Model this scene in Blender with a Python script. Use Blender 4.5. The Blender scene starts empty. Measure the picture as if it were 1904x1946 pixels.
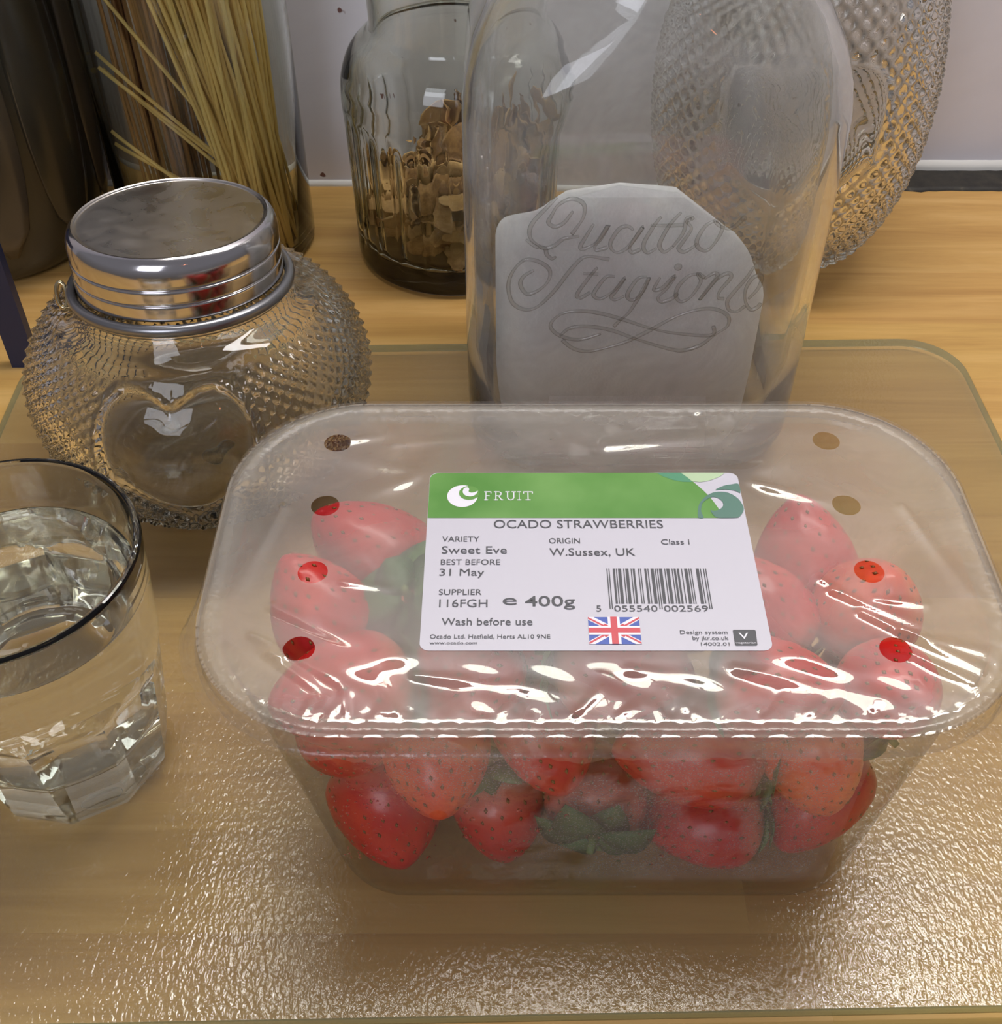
import bpy, bmesh, math, random
import numpy as np
from mathutils import Vector, Matrix, Euler, noise as mnoise
R = math.radians
pi = math.pi
sc = bpy.context.scene
C = sc.collection

# ------------------------------------------------------------------ camera
cam_d = bpy.data.cameras.new('camera')
cam_d.sensor_fit = 'HORIZONTAL'
cam_d.sensor_width = 36
cam_d.lens = 2200 / 1904 * 36
cam_d.clip_start = 0.01
cam = bpy.data.objects.new('camera', cam_d)
cam.location = (0, 0, 0.316)
cam.rotation_euler = (R(90 - 44.9), 0, 0)
C.objects.link(cam)
sc.camera = cam
# ------------------------------------------------------------------ light and exposure
w = bpy.data.worlds.new('room_light')
sc.world = w
w.use_nodes = True
_t = w.node_tree
_bg = _t.nodes['Background']
_tc = _t.nodes.new('ShaderNodeTexCoord')
_sx = _t.nodes.new('ShaderNodeSeparateXYZ')
_rp = _t.nodes.new('ShaderNodeValToRGB')
_mr = _t.nodes.new('ShaderNodeMapRange')
_mr.inputs['From Min'].default_value = -1
_t.links.new(_tc.outputs['Generated'], _sx.inputs[0])
_t.links.new(_sx.outputs[2], _mr.inputs[0])
_t.links.new(_mr.outputs[0], _rp.inputs[0])
_rp.color_ramp.elements[0].position = 0.40
_rp.color_ramp.elements[0].color = (0.50, 0.45, 0.42, 1)
_rp.color_ramp.elements[1].position = 0.62
_rp.color_ramp.elements[1].color = (0.90, 0.88, 0.98, 1)
_t.links.new(_rp.outputs[0], _bg.inputs[0])
_bg.inputs[1].default_value = 0.24


def area(name, loc, target, sx, sy, radiance, col):
    l = bpy.data.lights.new(name, 'AREA')
    l.shape = 'RECTANGLE'
    l.size = sx
    l.size_y = sy
    l.energy = radiance * pi * sx * sy
    l.color = col
    o = bpy.data.objects.new(name, l)
    o.location = loc
    o.rotation_euler = (Vector(target) - Vector(loc)).to_track_quat('-Z', 'Y').to_euler()
    C.objects.link(o)
    return o


area('window_daylight', (0.16, 0.72, 1.06), (0.16, 0.0, 0.90), 0.86, 0.50, 19.0, (1.0, 0.96, 0.86))
area('room_window_daylight', (-0.60, -1.4, 1.15), (0, 0.35, 0.1), 0.8, 0.9, 6.5, (0.86, 0.88, 1.0))
area('wall_fill_strip', (0.18, 0.45, 0.86), (0.18, 0.47, 0.0), 0.75, 0.10, 22.0, (1.0, 0.95, 0.93))  # added fill strip to brighten the wall, not an actual shelf fitting
for k, (lx, ly, lz) in enumerate([(0.55, -1.1, 1.25)]):
    l = bpy.data.lights.new('ceiling_lamp_light', 'POINT')
    l.energy = 0.35
    l.color = (1.0, 0.33, 0.15)
    l.shadow_soft_size = 0.02
    o = bpy.data.objects.new('ceiling_lamp_light', l)
    o.location = (lx, ly, lz)
    C.objects.link(o)
sc.view_settings.view_transform = 'Standard'
sc.view_settings.look = 'None'
sc.view_settings.gamma = 1
sc.view_settings.use_curve_mapping = False
sc.view_settings.exposure = -0.20
sc.cycles.max_bounces = 24
sc.cycles.transmission_bounces = 20
sc.cycles.transparent_max_bounces = 20
sc.cycles.glossy_bounces = 6
sc.cycles.diffuse_bounces = 4
sc.cycles.sample_clamp_indirect = 8


# ------------------------------------------------------------------ helpers
def mesh(name, v, f, mat=None, parent=None, smooth=True, link=True):
    me = bpy.data.meshes.new(name)
    me.from_pydata([tuple(map(float, p)) for p in v], [], [tuple(int(i) for i in q) for q in f])
    me.update()
    if smooth:
        me.polygons.foreach_set('use_smooth', [True] * len(me.polygons))
    if mat:
        me.materials.append(mat)
    o = bpy.data.objects.new(name, me)
    if link:
        C.objects.link(o)
    if parent:
        o.parent = parent
    return o


def empty(name, loc=(0, 0, 0), rot=(0, 0, 0)):
    o = bpy.data.objects.new(name, None)
    o.empty_display_size = 0.02
    o.location = loc
    o.rotation_euler = rot
    C.objects.link(o)
    return o


def tag(o, label=None, cat=None, group=None, kind=None):
    for k, val in (('label', label), ('category', cat), ('group', group), ('kind', kind)):
        if val:
            o[k] = val
    return o


def smooth01(a, b, x):
    t = np.clip((np.asarray(x, float) - a) / (b - a), 0, 1)
    return t * t * (3 - 2 * t)


def rings(rows, closed_cols=True, cap0=False, cap1=False):
    """rows: list of equal-length point lists -> verts, faces"""
    n = len(rows[0])
    v = [p for r in rows for p in r]
    f = []
    for i in range(len(rows) - 1):
        for j in range(n if closed_cols else n - 1):
            k = (j + 1) % n
            f.append((i * n + j, i * n + k, (i + 1) * n + k, (i + 1) * n + j))
    if cap0:
        f.append(tuple(range(n - 1, -1, -1)))
    if cap1:
        b = (len(rows) - 1) * n
        f.append(tuple(range(b, b + n)))
    return v, f


def circle(r, z, n, cx=0, cy=0):
    return [(cx + r * math.cos(2 * pi * k / n), cy + r * math.sin(2 * pi * k / n), z) for k in range(n)]


def smooth_profile(pts, step=0.0015):
    """Catmull-Rom through 2D points"""
    out = []
    P_ = [pts[0]] + list(pts) + [pts[-1]]
    for i in range(1, len(P_) - 2):
        p0, p1, p2, p3 = [np.array(P_[i + d], float) for d in (-1, 0, 1, 2)]
        m = max(2, int(np.linalg.norm(p2 - p1) / step))
        for k in range(m):
            t = k / m
            out.append(0.5 * ((2 * p1) + (-p0 + p2) * t + (2 * p0 - 5 * p1 + 4 * p2 - p3) * t * t + (-p0 + 3 * p1 - 3 * p2 + p3) * t ** 3))
    out.append(np.array(pts[-1], float))
    return out


def lathe(name, prof, n, mat, parent=None, loc=(0, 0, 0), cap0=False, cap1=False, smooth=True):
    v, f = rings([circle(max(r, 1e-5), z, n) for r, z in prof], True, cap0, cap1)
    o = mesh(name, v, f, mat, parent, smooth)
    o.location = loc
    return o


def rrect(cx, cy, hx, hy, r, z, seg=8, flat=1):
    """rounded rectangle loop, counter-clockwise"""
    out = []
    for qx, qy, a0 in ((1, 1, 0), (-1, 1, 90), (-1, -1, 180), (1, -1, 270)):
        for k in range(seg + 1):
            a = R(a0 + 90 * k / seg)
            out.append((cx + qx * (hx - r) + r * math.cos(a), cy + qy * (hy - r) + r * math.sin(a), z))
        if flat > 1:
            nx = {0: (-1, 1), 90: (-1, -1), 180: (1, -1), 270: (1, 1)}[a0]
            a1 = R((a0 + 90))
            p = out[-1]
            e = (cx + nx[0] * (hx - r) + r * math.cos(a1), cy + nx[1] * (hy - r) + r * math.sin(a1))
            for k in range(1, flat):
                t = k / flat
                out.append((p[0] * (1 - t) + e[0] * t, p[1] * (1 - t) + e[1] * t, z))
    return out


def tube(pts, r, n=8, closed=False):
    pts = [Vector(p) for p in pts]
    m = len(pts)
    v, f = [], []
    up = None
    for i, p in enumerate(pts):
        a = pts[(i - 1) % m] if (closed or i > 0) else p
        b = pts[(i + 1) % m] if (closed or i < m - 1) else p
        t = (b - a).normalized()
        if up is None:
            up = t.orthogonal().normalized()
        up = (up - t * up.dot(t)).normalized()
        s = t.cross(up)
        rr = r[i] if hasattr(r, '__len__') else r
        for k in range(n):
            an = 2 * pi * k / n
            v.append(tuple(p + (up * math.cos(an) + s * math.sin(an)) * rr))
    for i in range(m if closed else m - 1):
        j = (i + 1) % m
        for k in range(n):
            l = (k + 1) % n
            f.append((i * n + k, i * n + l, j * n + l, j * n + k))
    if not closed:
        f.append(tuple(range(n - 1, -1, -1)))
        f.append(tuple(range((m - 1) * n, m * n)))
    return v, f


def join(parts):
    V, F = [], []
    for v, f in parts:
        o = len(V)
        V += list(v)
        F += [tuple(i + o for i in q) for q in f]
    return V, F


# ------------------------------------------------------------------ materials
class NT:
    def __init__(self, name):
        self.m = bpy.data.materials.new(name)
        self.m.use_nodes = True
        self.t = self.m.node_tree
        self.t.nodes.clear()
        self.out = self.t.nodes.new('ShaderNodeOutputMaterial')

    def n(self, typ, **kw):
        nd = self.t.nodes.new('ShaderNode' + typ)
        for k, val in kw.items():
            if k in nd.inputs:
                nd.inputs[k].default_value = val
            else:
                setattr(nd, k, val)
        return nd

    def l(self, a, b):
        self.t.links.new(a, b)

    def math(self, op, a, b=None, clamp=False):
        nd = self.n('Math', operation=op, use_clamp=clamp)
        for i, x in enumerate((a, b)):
            if x is None:
                continue
            if hasattr(x, 'is_linked'):
                self.l(x, nd.inputs[i])
            else:
                nd.inputs[i].default_value = x
        return nd.outputs[0]

    def ramp(self, fac, stops):
        nd = self.n('ValToRGB')
        cr = nd.color_ramp
        while len(cr.elements) < len(stops):
            cr.elements.new(0.5)
        for e, (p, c) in zip(cr.elements, stops):
            e.position = p
            e.color = (*c, 1) if len(c) == 3 else c
        self.l(fac, nd.inputs[0])
        return nd.outputs[0]

    def coord(self, kind='Object', scale=(1, 1, 1), rot=(0, 0, 0), loc=None):
        tc = self.n('TexCoord')
        mp = self.n('Mapping')
        mp.inputs['Scale'].default_value = scale
        mp.inputs['Rotation'].default_value = rot
        if loc:
            mp.inputs['Location'].default_value = loc
        self.l(tc.outputs[kind], mp.inputs[0])
        return mp.outputs[0]

    def noise(self, vec, scale, detail=3, rough=0.5, dist=0):
        nd = self.n('TexNoise')
        nd.inputs['Scale'].default_value = scale
        nd.inputs['Detail'].default_value = detail
        nd.inputs['Roughness'].default_value = rough
        nd.inputs['Distortion'].default_value = dist
        self.l(vec, nd.inputs['Vector'])
        return nd.outputs[0]

    def bump(self, h, strength, dist):
        nd = self.n('Bump')
        nd.inputs['Strength'].default_value = strength
        nd.inputs['Distance'].default_value = dist
        self.l(h, nd.inputs['Height'])
        return nd.outputs[0]

    def mix(self, fac, a, b):
        nd = self.n('MixShader')
        if hasattr(fac, 'is_linked'):
            self.l(fac, nd.inputs[0])
        else:
            nd.inputs[0].default_value = fac
        self.l(a, nd.inputs[1])
        self.l(b, nd.inputs[2])
        return nd.outputs[0]

    def fin(self, sh):
        self.l(sh, self.out.inputs[0])
        return self.m


def principled(name, col, rough=0.5, metal=0.0, trans=0.0, ior=1.5, spec=0.5, sss=0.0, coat=0.0, emit=None):
    t = NT(name)
    p = t.n('BsdfPrincipled')
    p.inputs['Base Color'].default_value = (*col, 1)
    p.inputs['Roughness'].default_value = rough
    p.inputs['Metallic'].default_value = metal
    p.inputs['Transmission Weight'].default_value = trans
    p.inputs['IOR'].default_value = ior
    p.inputs['Specular IOR Level'].default_value = spec
    p.inputs['Coat Weight'].default_value = coat
    if sss:
        p.inputs['Subsurface Weight'].default_value = sss
        p.inputs['Subsurface Radius'].default_value = (0.004, 0.001, 0.0006)
    t.p = p
    t.fin(p.outputs[0])
    return t


def glass(name, col=(1, 1, 1), rough=0.0, ior=1.48, bump=None, haze=0.0, haze_col=(0.8, 0.8, 0.82), haze_scale=25, haze_lo=0.45, haze_hi=0.75, clear=0.0):
    t = NT(name)
    g = t.n('BsdfGlass')
    g.inputs['Color'].default_value = (*col, 1)
    g.inputs['Roughness'].default_value = rough
    g.inputs['IOR'].default_value = ior
    if bump:
        nv = t.bump(t.noise(t.coord(), bump[0], 2), bump[1], bump[2])
        t.l(nv, g.inputs['Normal'])
    sh = g.outputs[0]
    if clear:      # near-parallel walls: part of the light goes straight on
        tp = t.n('BsdfTransparent')
        tp.inputs[0].default_value = (*col, 1)
        sh = t.mix(clear, sh, tp.outputs[0])
    if haze:
        n = t.noise(t.coord(), haze_scale, 5, 0.6, 1.0)
        fac = t.math('MULTIPLY', t.ramp(n, [(haze_lo, (0, 0, 0)), (haze_hi, (1, 1, 1))]), haze)
        d = t.n('BsdfDiffuse')
        d.inputs[0].default_value = (*haze_col, 1)
        tr = t.n('BsdfTranslucent')
        tr.inputs[0].default_value = (*haze_col, 1)
        sh = t.mix(fac, sh, t.mix(0.5, d.outputs[0], tr.outputs[0]))
    return t.fin(sh)


def thin(name, tint=(1, 1, 1), f0=0.08, rough=0.03, veil=0.0, veil_col=(0.85, 0.84, 0.80), veil_noise=None, bump=None, edge=None):
    """thin clear sheet: light passes straight through, with a Fresnel reflection and an optional milky veil"""
    t = NT(name)
    lw = t.n('LayerWeight')
    lw.inputs['Blend'].default_value = 0.5
    fac = t.math('POWER', lw.outputs['Facing'], 5.0)
    fac = t.math('MULTIPLY_ADD', fac, 1 - f0)
    fac.node.inputs[2].default_value = f0
    tr = t.n('BsdfTransparent')
    tr.inputs[0].default_value = (*tint, 1)
    if edge:
        e = t.math('POWER', lw.outputs['Facing'], 2.5)
        mx = t.n('MixRGB')
        t.l(e, mx.inputs[0])
        mx.inputs[1].default_value = (*tint, 1)
        mx.inputs[2].default_value = (*edge, 1)
        t.l(mx.outputs[0], tr.inputs[0])
    gl = t.n('BsdfGlossy')
    gl.inputs['Roughness'].default_value = rough
    if bump:
        t.l(t.bump(t.noise(t.coord(), bump[0], 2), bump[1], bump[2]), gl.inputs['Normal'])
    base = tr.outputs[0]
    if veil:
        d = t.n('BsdfDiffuse')
        d.inputs[0].default_value = (*veil_col, 1)
        tl = t.n('BsdfTranslucent')
        tl.inputs[0].default_value = (*veil_col, 1)
        vv = t.mix(0.55, d.outputs[0], tl.outputs[0])
        vf = veil
        if veil_noise:
            s, lo, hi, minv = veil_noise
            n = t.noise(t.coord(), s, 4, 0.55, 0.8)
            vf = t.math('MULTIPLY', t.ramp(n, [(lo, (minv,) * 3), (hi, (1, 1, 1))]), veil)
        base = t.mix(vf, base, vv)
    t.t_ = None
    sh = t.mix(fac, base, gl.outputs[0])
    return t.fin(sh)

# ------------------------------------------------------------------ worktop and wall
def wood_mat():
    t = NT('oiled_beech')
    oi = t.n('ObjectInfo')
    vec = t.coord('Object', (1, 1, 1))
    add = t.n('VectorMath', operation='ADD')
    sc_ = t.n('VectorMath', operation='SCALE')
    t.l(oi.outputs['Random'], sc_.inputs['Scale'])
    sc_.inputs[0].default_value = (7, 3, 5)
    t.l(vec, add.inputs[0])
    t.l(sc_.outputs[0], add.inputs[1])
    mp = t.n('Mapping')
    mp.inputs['Scale'].default_value = (5, 70, 20)
    t.l(add.outputs[0], mp.inputs[0])
    g1 = t.noise(mp.outputs[0], 1.0, 6, 0.6, 0.8)
    mp2 = t.n('Mapping')
    mp2.inputs['Scale'].default_value = (60, 900, 100)
    t.l(add.outputs[0], mp2.inputs[0])
    g2 = t.noise(mp2.outputs[0], 1.0, 2, 0.5)
    c1 = t.ramp(g1, [(0.25, (0.45, 0.245, 0.068)), (0.5, (0.59, 0.35, 0.105)), (0.75, (0.70, 0.45, 0.165))])
    hsv = t.n('HueSaturation')
    t.l(c1, hsv.inputs['Color'])
    val = t.math('MULTIPLY_ADD', oi.outputs['Random'], 0.08)
    val.node.inputs[2].default_value = 0.95
    val2 = t.math('MULTIPLY_ADD', g2, 0.10)
    t.l(val, val2.node.inputs[2])
    t.l(val2, hsv.inputs['Value'])
    hue = t.math('MULTIPLY_ADD', oi.outputs['Random'], 0.008)
    hue.node.inputs[2].default_value = 0.496
    t.l(hue, hsv.inputs['Hue'])
    p = t.n('BsdfPrincipled')
    p.inputs['Roughness'].default_value = 0.38
    p.inputs['Specular IOR Level'].default_value = 0.35
    t.l(hsv.outputs[0], p.inputs['Base Color'])
    t.l(t.bump(g1, 0.15, 0.0004), p.inputs['Normal'])
    return t.fin(p.outputs[0])


def box(x0, x1, y0, y1, z0, z1, b=0.0):
    if b <= 0:
        v = [(x, y, z) for z in (z0, z1) for y in (y0, y1) for x in (x0, x1)]
        return v, [(0, 2, 3, 1), (4, 5, 7, 6), (0, 1, 5, 4), (2, 6, 7, 3), (1, 3, 7, 5), (0, 4, 6, 2)]
    lo = [(x0, y0), (x1, y0), (x1, y1), (x0, y1)]
    hi = [(x0 + b, y0 + b), (x1 - b, y0 + b), (x1 - b, y1 - b), (x0 + b, y1 - b)]
    return rings([[(x, y, z0) for x, y in lo], [(x, y, z1 - b) for x, y in lo], [(x, y, z1) for x, y in hi]], True, True, True)


WOOD = wood_mat()
top = empty('worktop', (0, 0.25, 0))
tag(top, 'golden beech worktop of long glued staves under all the jars', 'worktop')
v, f = box(-0.75, 0.85, -0.32, 0.315, -0.030, -0.0272)
mesh('underside', v, f, principled('dark_glue', (0.10, 0.055, 0.02), 0.7).m, top, False)
rnd = random.Random(5)
sw = 0.0418
for row in range(15):
    y0 = -0.311 + row * sw
    x = -0.75 - rnd.uniform(0, 0.3)
    while x < 0.85:
        L = rnd.uniform(0.28, 0.55)
        a, b = max(x, -0.75), min(x + L, 0.85)
        if b - a > 0.02:
            v, f = box(-(b - a) / 2, (b - a) / 2, -sw / 2, sw / 2, -0.027, 0, 0.00004)
            s = mesh('stave', v, f, WOOD, top, False)
            s.location = ((a + b) / 2, y0 + sw / 2, 0)
        x += L

t = NT('white_painted_plaster')
p = t.n('BsdfPrincipled')
p.inputs['Roughness'].default_value = 0.55
n = t.noise(t.coord('Object', (1, 1, 1)), 9, 5, 0.6, 0.4)
c = t.ramp(n, [(0.3, (0.66, 0.65, 0.69)), (0.7, (0.76, 0.75, 0.79))])
sp = t.noise(t.coord('Object', (1, 1, 1)), 130, 1, 0.4)
sr = t.ramp(sp, [(0.755, (1, 1, 1)), (0.775, (0.25, 0.12, 0.10))])
mx = t.n('MixRGB', blend_type='MULTIPLY')
mx.inputs[0].default_value = 1
t.l(c, mx.inputs[1])
t.l(sr, mx.inputs[2])
t.l(mx.outputs[0], p.inputs['Base Color'])
t.l(t.bump(n, 0.3, 0.002), p.inputs['Normal'])
PLASTER = t.fin(p.outputs[0])
WY = 0.583
# wall with a window opening above the frame
v, f = join([box(-1.1, 1.4, WY, WY + 0.12, -0.03, 0.80), box(-1.1, -0.32, WY, WY + 0.12, 0.80, 1.31),
             box(0.60, 1.4, WY, WY + 0.12, 0.80, 1.31), box(-1.1, 1.4, WY, WY + 0.12, 1.31, 1.9)])
tag(mesh('wall_back', v, f, PLASTER, None, False), kind='structure')
wf = empty('window_1', (0.14, WY + 0.09, 0.80))
tag(wf, kind='structure')
WHITE = principled('white_gloss_paint', (0.8, 0.8, 0.78), 0.3).m
v, f = join([box(-0.46, 0.46, -0.02, 0.02, 0, 0.03), box(-0.46, 0.46, -0.02, 0.02, 0.48, 0.51),
             box(-0.46, -0.43, -0.02, 0.02, 0.03, 0.48), box(0.43, 0.46, -0.02, 0.02, 0.03, 0.48), box(-0.012, 0.012, -0.015, 0.015, 0.03, 0.48)])
mesh('window_frame', v, f, WHITE, wf, False)
v, f = box(-0.43, 0.43, -0.002, 0.002, 0.03, 0.48)
mesh('pane', v, f, thin('window_glass', (0.97, 0.98, 0.97), 0.05, 0.0), wf, False)


# white sealant bead on the left, dirty open joint on the right
def ragged(name, x0, x1, ya, yb, za, zb, mat, seed, amp, n=160):
    r = random.Random(seed)
    A, B = [], []
    for i in range(n + 1):
        x = x0 + (x1 - x0) * i / n
        s1 = mnoise.noise(Vector((x * 60, seed, 0))) + 0.6 * mnoise.noise(Vector((x * 260, seed, 3)))
        s2 = mnoise.noise(Vector((x * 70, seed + 9, 0))) + 0.6 * mnoise.noise(Vector((x * 240, seed, 8)))
        A.append((x, ya + s1 * amp, za))
        B.append((x, yb + s2 * amp * 0.4, zb))
    mid = [((a[0]), (a[1] * 0.85 + b[1] * 0.15), za + (zb - za) * 0.35 + 0.0006) for a, b in zip(A, B)]
    lowA = [(p[0], p[1], -0.004) for p in A]
    v, f = rings([lowA, A, mid, B], False)
    return mesh(name, v, f, mat, None, True)


SEAL = principled('white_sealant', (0.72, 0.71, 0.66), 0.4).m
t = NT('black_mouldy_joint')
p = t.n('BsdfPrincipled')
p.inputs['Roughness'].default_value = 0.6
n = t.noise(t.coord(), 90, 5, 0.7)
t.l(t.ramp(n, [(0.35, (0.012, 0.010, 0.008)), (0.62, (0.035, 0.03, 0.02)), (0.8, (0.16, 0.13, 0.09))]), p.inputs['Base Color'])
BLACK = t.fin(p.outputs[0])
tag(ragged('trim_1', -0.62, 0.128, 0.5680, 0.5835, 0.0010, 0.16, PLASTER, 1, 0.0002), kind='structure')
tag(ragged('trim_4', -0.62, 0.128, 0.5655, 0.5690, 0.0004, 0.0030, SEAL, 4, 0.0004), kind='structure')
tag(ragged('trim_2', 0.128, 0.80, 0.5605, 0.5835, 0.0006, 0.0012, BLACK, 2, 0.0016), kind='structure')
tag(ragged('trim_3', 0.128, 0.80, 0.5805, 0.5835, 0.0028, 0.0065, SEAL, 3, 0.0008), kind='structure')

# ------------------------------------------------------------------ glass chopping board
bd = empty('chopping_board', (0.0, 0.27, 0.002), (0, 0, R(1.1)))
tag(bd, 'textured clear glass chopping board with rounded corners lying on the worktop', 'chopping board')
hx, hy = 0.2045, 0.1478
rows = [rrect(0, 0, hx - 0.0006, hy - 0.0006, 0.024, 0, 12), rrect(0, 0, hx, hy, 0.0246, 0.0007, 12),
        rrect(0, 0, hx, hy, 0.0246, 0.0033, 12), rrect(0, 0, hx - 0.0007, hy - 0.0007, 0.024, 0.004, 12)]
v, f = rings(rows, True)
EDGE = thin('green_glass_edge', (0.55, 0.66, 0.52), 0.10, 0.1, 0.30, (0.45, 0.55, 0.44))
mesh('edge', v, f, EDGE, bd)
t = NT('stippled_board_glass')
lw = t.n('LayerWeight')
lw.inputs['Blend'].default_value = 0.5
fac = t.math('POWER', lw.outputs['Facing'], 5.0)
fac = t.math('MULTIPLY_ADD', fac, 0.95)
fac.node.inputs[2].default_value = 0.055
nv = t.noise(t.coord('Object', (1, 0.6, 1)), 850, 1.5, 0.5, 0.2)
bmp = t.bump(nv, 1.0, 0.0003)
gl = t.n('BsdfGlossy')
gl.inputs['Roughness'].default_value = 0.12
t.l(bmp, gl.inputs['Normal'])
tr = t.n('BsdfTransparent')
tr.inputs[0].default_value = (0.84, 0.82, 0.70, 1)
df = t.n('BsdfDiffuse')
df.inputs[0].default_value = (0.52, 0.47, 0.32, 1)
big = t.noise(t.coord('Object', (1, 1, 1)), 6, 3, 0.5)
vf = t.math('MULTIPLY', t.ramp(big, [(0.3, (0.8,) * 3), (0.7, (1.1,) * 3)]), 0.20)
BOARD = t.fin(t.mix(fac, t.mix(vf, tr.outputs[0], df.outputs[0]), gl.outputs[0]))
top_loop = rrect(0, 0, hx - 0.0007, hy - 0.0007, 0.024, 0.004, 12)
mesh('glass_sheet', top_loop, [tuple(range(len(top_loop)))], BOARD, bd, False)
FOOT = thin('clear_rubber', (0.93, 0.92, 0.85), 0.04, 0.3, 0.06, (0.6, 0.55, 0.4))
for fx_, fy_ in ((-0.112, 0.078), (0.055, 0.118), (-0.132, -0.062), (0.055, -0.066)):
    o = lathe('foot', [(0.006, -0.002), (0.0065, -0.001), (0.006, 0.0)], 20, FOOT, bd, (fx_, fy_, 0), True, True)
BZ = 0.006      # top of the board

# ------------------------------------------------------------------ punnet
PCX, PCY = 0.0255, 0.2058
PZ = 0.0985
pn = empty('strawberry_punnet', (PCX, PCY, BZ))
tag(pn, 'clear plastic strawberry punnet sealed with film and a white and green sticker', 'punnet')
OFF = Vector((-PCX, -PCY, -BZ))


def loc(v):
    return [tuple(Vector(p) + OFF) for p in v]


PET = thin('clear_tray_plastic', (0.95, 0.95, 0.94), 0.07, 0.05, 0.012, (0.9, 0.9, 0.88), None, (260, 0.25, 0.0006), (0.75, 0.75, 0.76))
SG, FL = 10, 26
rows = []


def prow(x0, x1, y0, y1, r, z):
    rows.append(rrect((x0 + x1) / 2, (y0 + y1) / 2, (x1 - x0) / 2, (y1 - y0) / 2, r, z, SG, FL))


B0, B1, B2, B3 = -0.049, 0.103, 0.1545, 0.2510     # bottom
T0, T1, T2, T3 = -0.0685, 0.1195, 0.1535, 0.2580    # top of wall
prow(B0 + 0.014, B1 - 0.014, B2 + 0.014, B3 - 0.014, 0.014, BZ + 0.0026)
prow(B0 + 0.010, B1 - 0.010, B2 + 0.010, B3 - 0.010, 0.016, BZ + 0.0024)
prow(B0 + 0.007, B1 - 0.007, B2 + 0.007, B3 - 0.007, 0.018, BZ + 0.0003)
prow(B0 + 0.003, B1 - 0.003, B2 + 0.003, B3 - 0.003, 0.020, BZ + 0.0005)
prow(B0 + 0.0008, B1 - 0.0008, B2 + 0.0008, B3 - 0.0008, 0.022, BZ + 0.0022)
prow(B0, B1, B2, B3, 0.023, BZ + 0.005)
for k in range(1, 13):
    s = k / 13
    prow(B0 + (T0 - B0) * s, B1 + (T1 - B1) * s, B2 + (T2 - B2) * s, B3 + (T3 - B3) * s, 0.023 + 0.008 * s, BZ + 0.005 + (PZ - 0.003 - BZ - 0.005) * s)
prow(T0, T1, T2, T3, 0.031, PZ - 0.003)
for dx, dz in ((0.0008, -0.0012), (0.0022, -0.0004), (0.0040, 0.0), (0.0052, -0.0003), (0.0060, -0.0014), (0.0062, -0.0040), (0.0066, -0.0062), (0.0074, -0.0066)):
    prow(T0 - dx, T1 + dx, T2 - dx, T3 + dx, 0.031 + dx, PZ + dz)
# shallow vertical flutes on the walls
n = len(rows[0])
for i in range(6, 18):
    for j in range(n):
        x, y, z = rows[i][j]
        a = 0.0007 * (smooth01(BZ + 0.008, BZ + 0.03, z))
        for cx in (-0.028, 0.073):
            d = math.exp(-((x - cx) / 0.003) ** 2) * a
            if y < 0.175:
                y += d
            if y > 0.24:
                y -= d
        rows[i][j] = (x, y, z)
rows = [loc(r) for r in rows]
v, f = rings(rows[:19], True, True)
tray = mesh('tray', v, f, PET, pn)
RIMM = thin('thick_rim_plastic', (0.90, 0.90, 0.89), 0.06, 0.24, 0.09, (0.92, 0.91, 0.88), (300, 0.35, 0.7, 0.3), (500, 0.5, 0.0005), (0.62, 0.62, 0.62))
v, f = rings(rows[18:], True)
tag(mesh('rim', v, f, RIMM, pn), 'thick milky plastic rim')

# fog and droplets on the inside of the front wall
t = NT('condensation')
nn = t.noise(t.coord('Object', (1, 1, 1.3)), 30, 4, 0.55, 0.6)
m1 = t.ramp(nn, [(0.40, (0, 0, 0)), (0.47, (1, 1, 1))])
vo = t.n('TexVoronoi')
vo.inputs['Scale'].default_value = 1600
t.l(t.coord(), vo.inputs['Vector'])
dots = t.ramp(vo.outputs['Distance'], [(0.15, (1.0,) * 3), (0.5, (0.5,) * 3)])
fa = t.n('Attribute', attribute_name='fade')
fogf = t.math('MULTIPLY', t.math('MULTIPLY', t.math('MULTIPLY', m1, dots), fa.outputs['Fac']), 0.4)
d = t.n('BsdfDiffuse')
d.inputs[0].default_value = (0.85, 0.85, 0.9, 1)
tl = t.n('BsdfTranslucent')
tl.inputs[0].default_value = (0.85, 0.85, 0.9, 1)
tr = t.n('BsdfTransparent')
FOG = t.fin(t.mix(fogf, tr.outputs[0], t.mix(0.5, d.outputs[0], tl.outputs[0])))
fr = []
for i in range(20):
    s = i / 19
    z = BZ + 0.010 + s * 0.074
    q = (z - BZ - 0.005) / (PZ - 0.003 - BZ - 0.005)
    yw = B2 + (T2 - B2) * q + 0.0006
    fr.append([(-0.036 + 0.125 * j / 50 + 0.0, yw + 0.0002, z) for j in range(51)])
v, f = rings([loc(r) for r in fr], False)
fo = mesh('condensation_fog', v, f, FOG, pn)
at = fo.data.attributes.new('fade', 'FLOAT', 'POINT')
fx = np.array([p[0] + PCX for p in v])
fz_ = np.array([p[2] + BZ for p in v])
fd = smooth01(-0.040, -0.022, fx) * smooth01(0.094, 0.080, fx) * smooth01(BZ + 0.009, BZ + 0.016, fz_)
fd = fd * (0.25 + 0.75 * np.maximum(smooth01(-0.01, 0.02, fx), smooth01(0.045, 0.07, fz_)))
at.data.foreach_set('value', fd.astype(float))
tag(fo, 'patchy fog of fine droplets on the front wall', kind='stuff')
WAT = glass('water_drop', (1, 1, 1), 0, 1.33)
rd = random.Random(8)
parts = []
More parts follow.
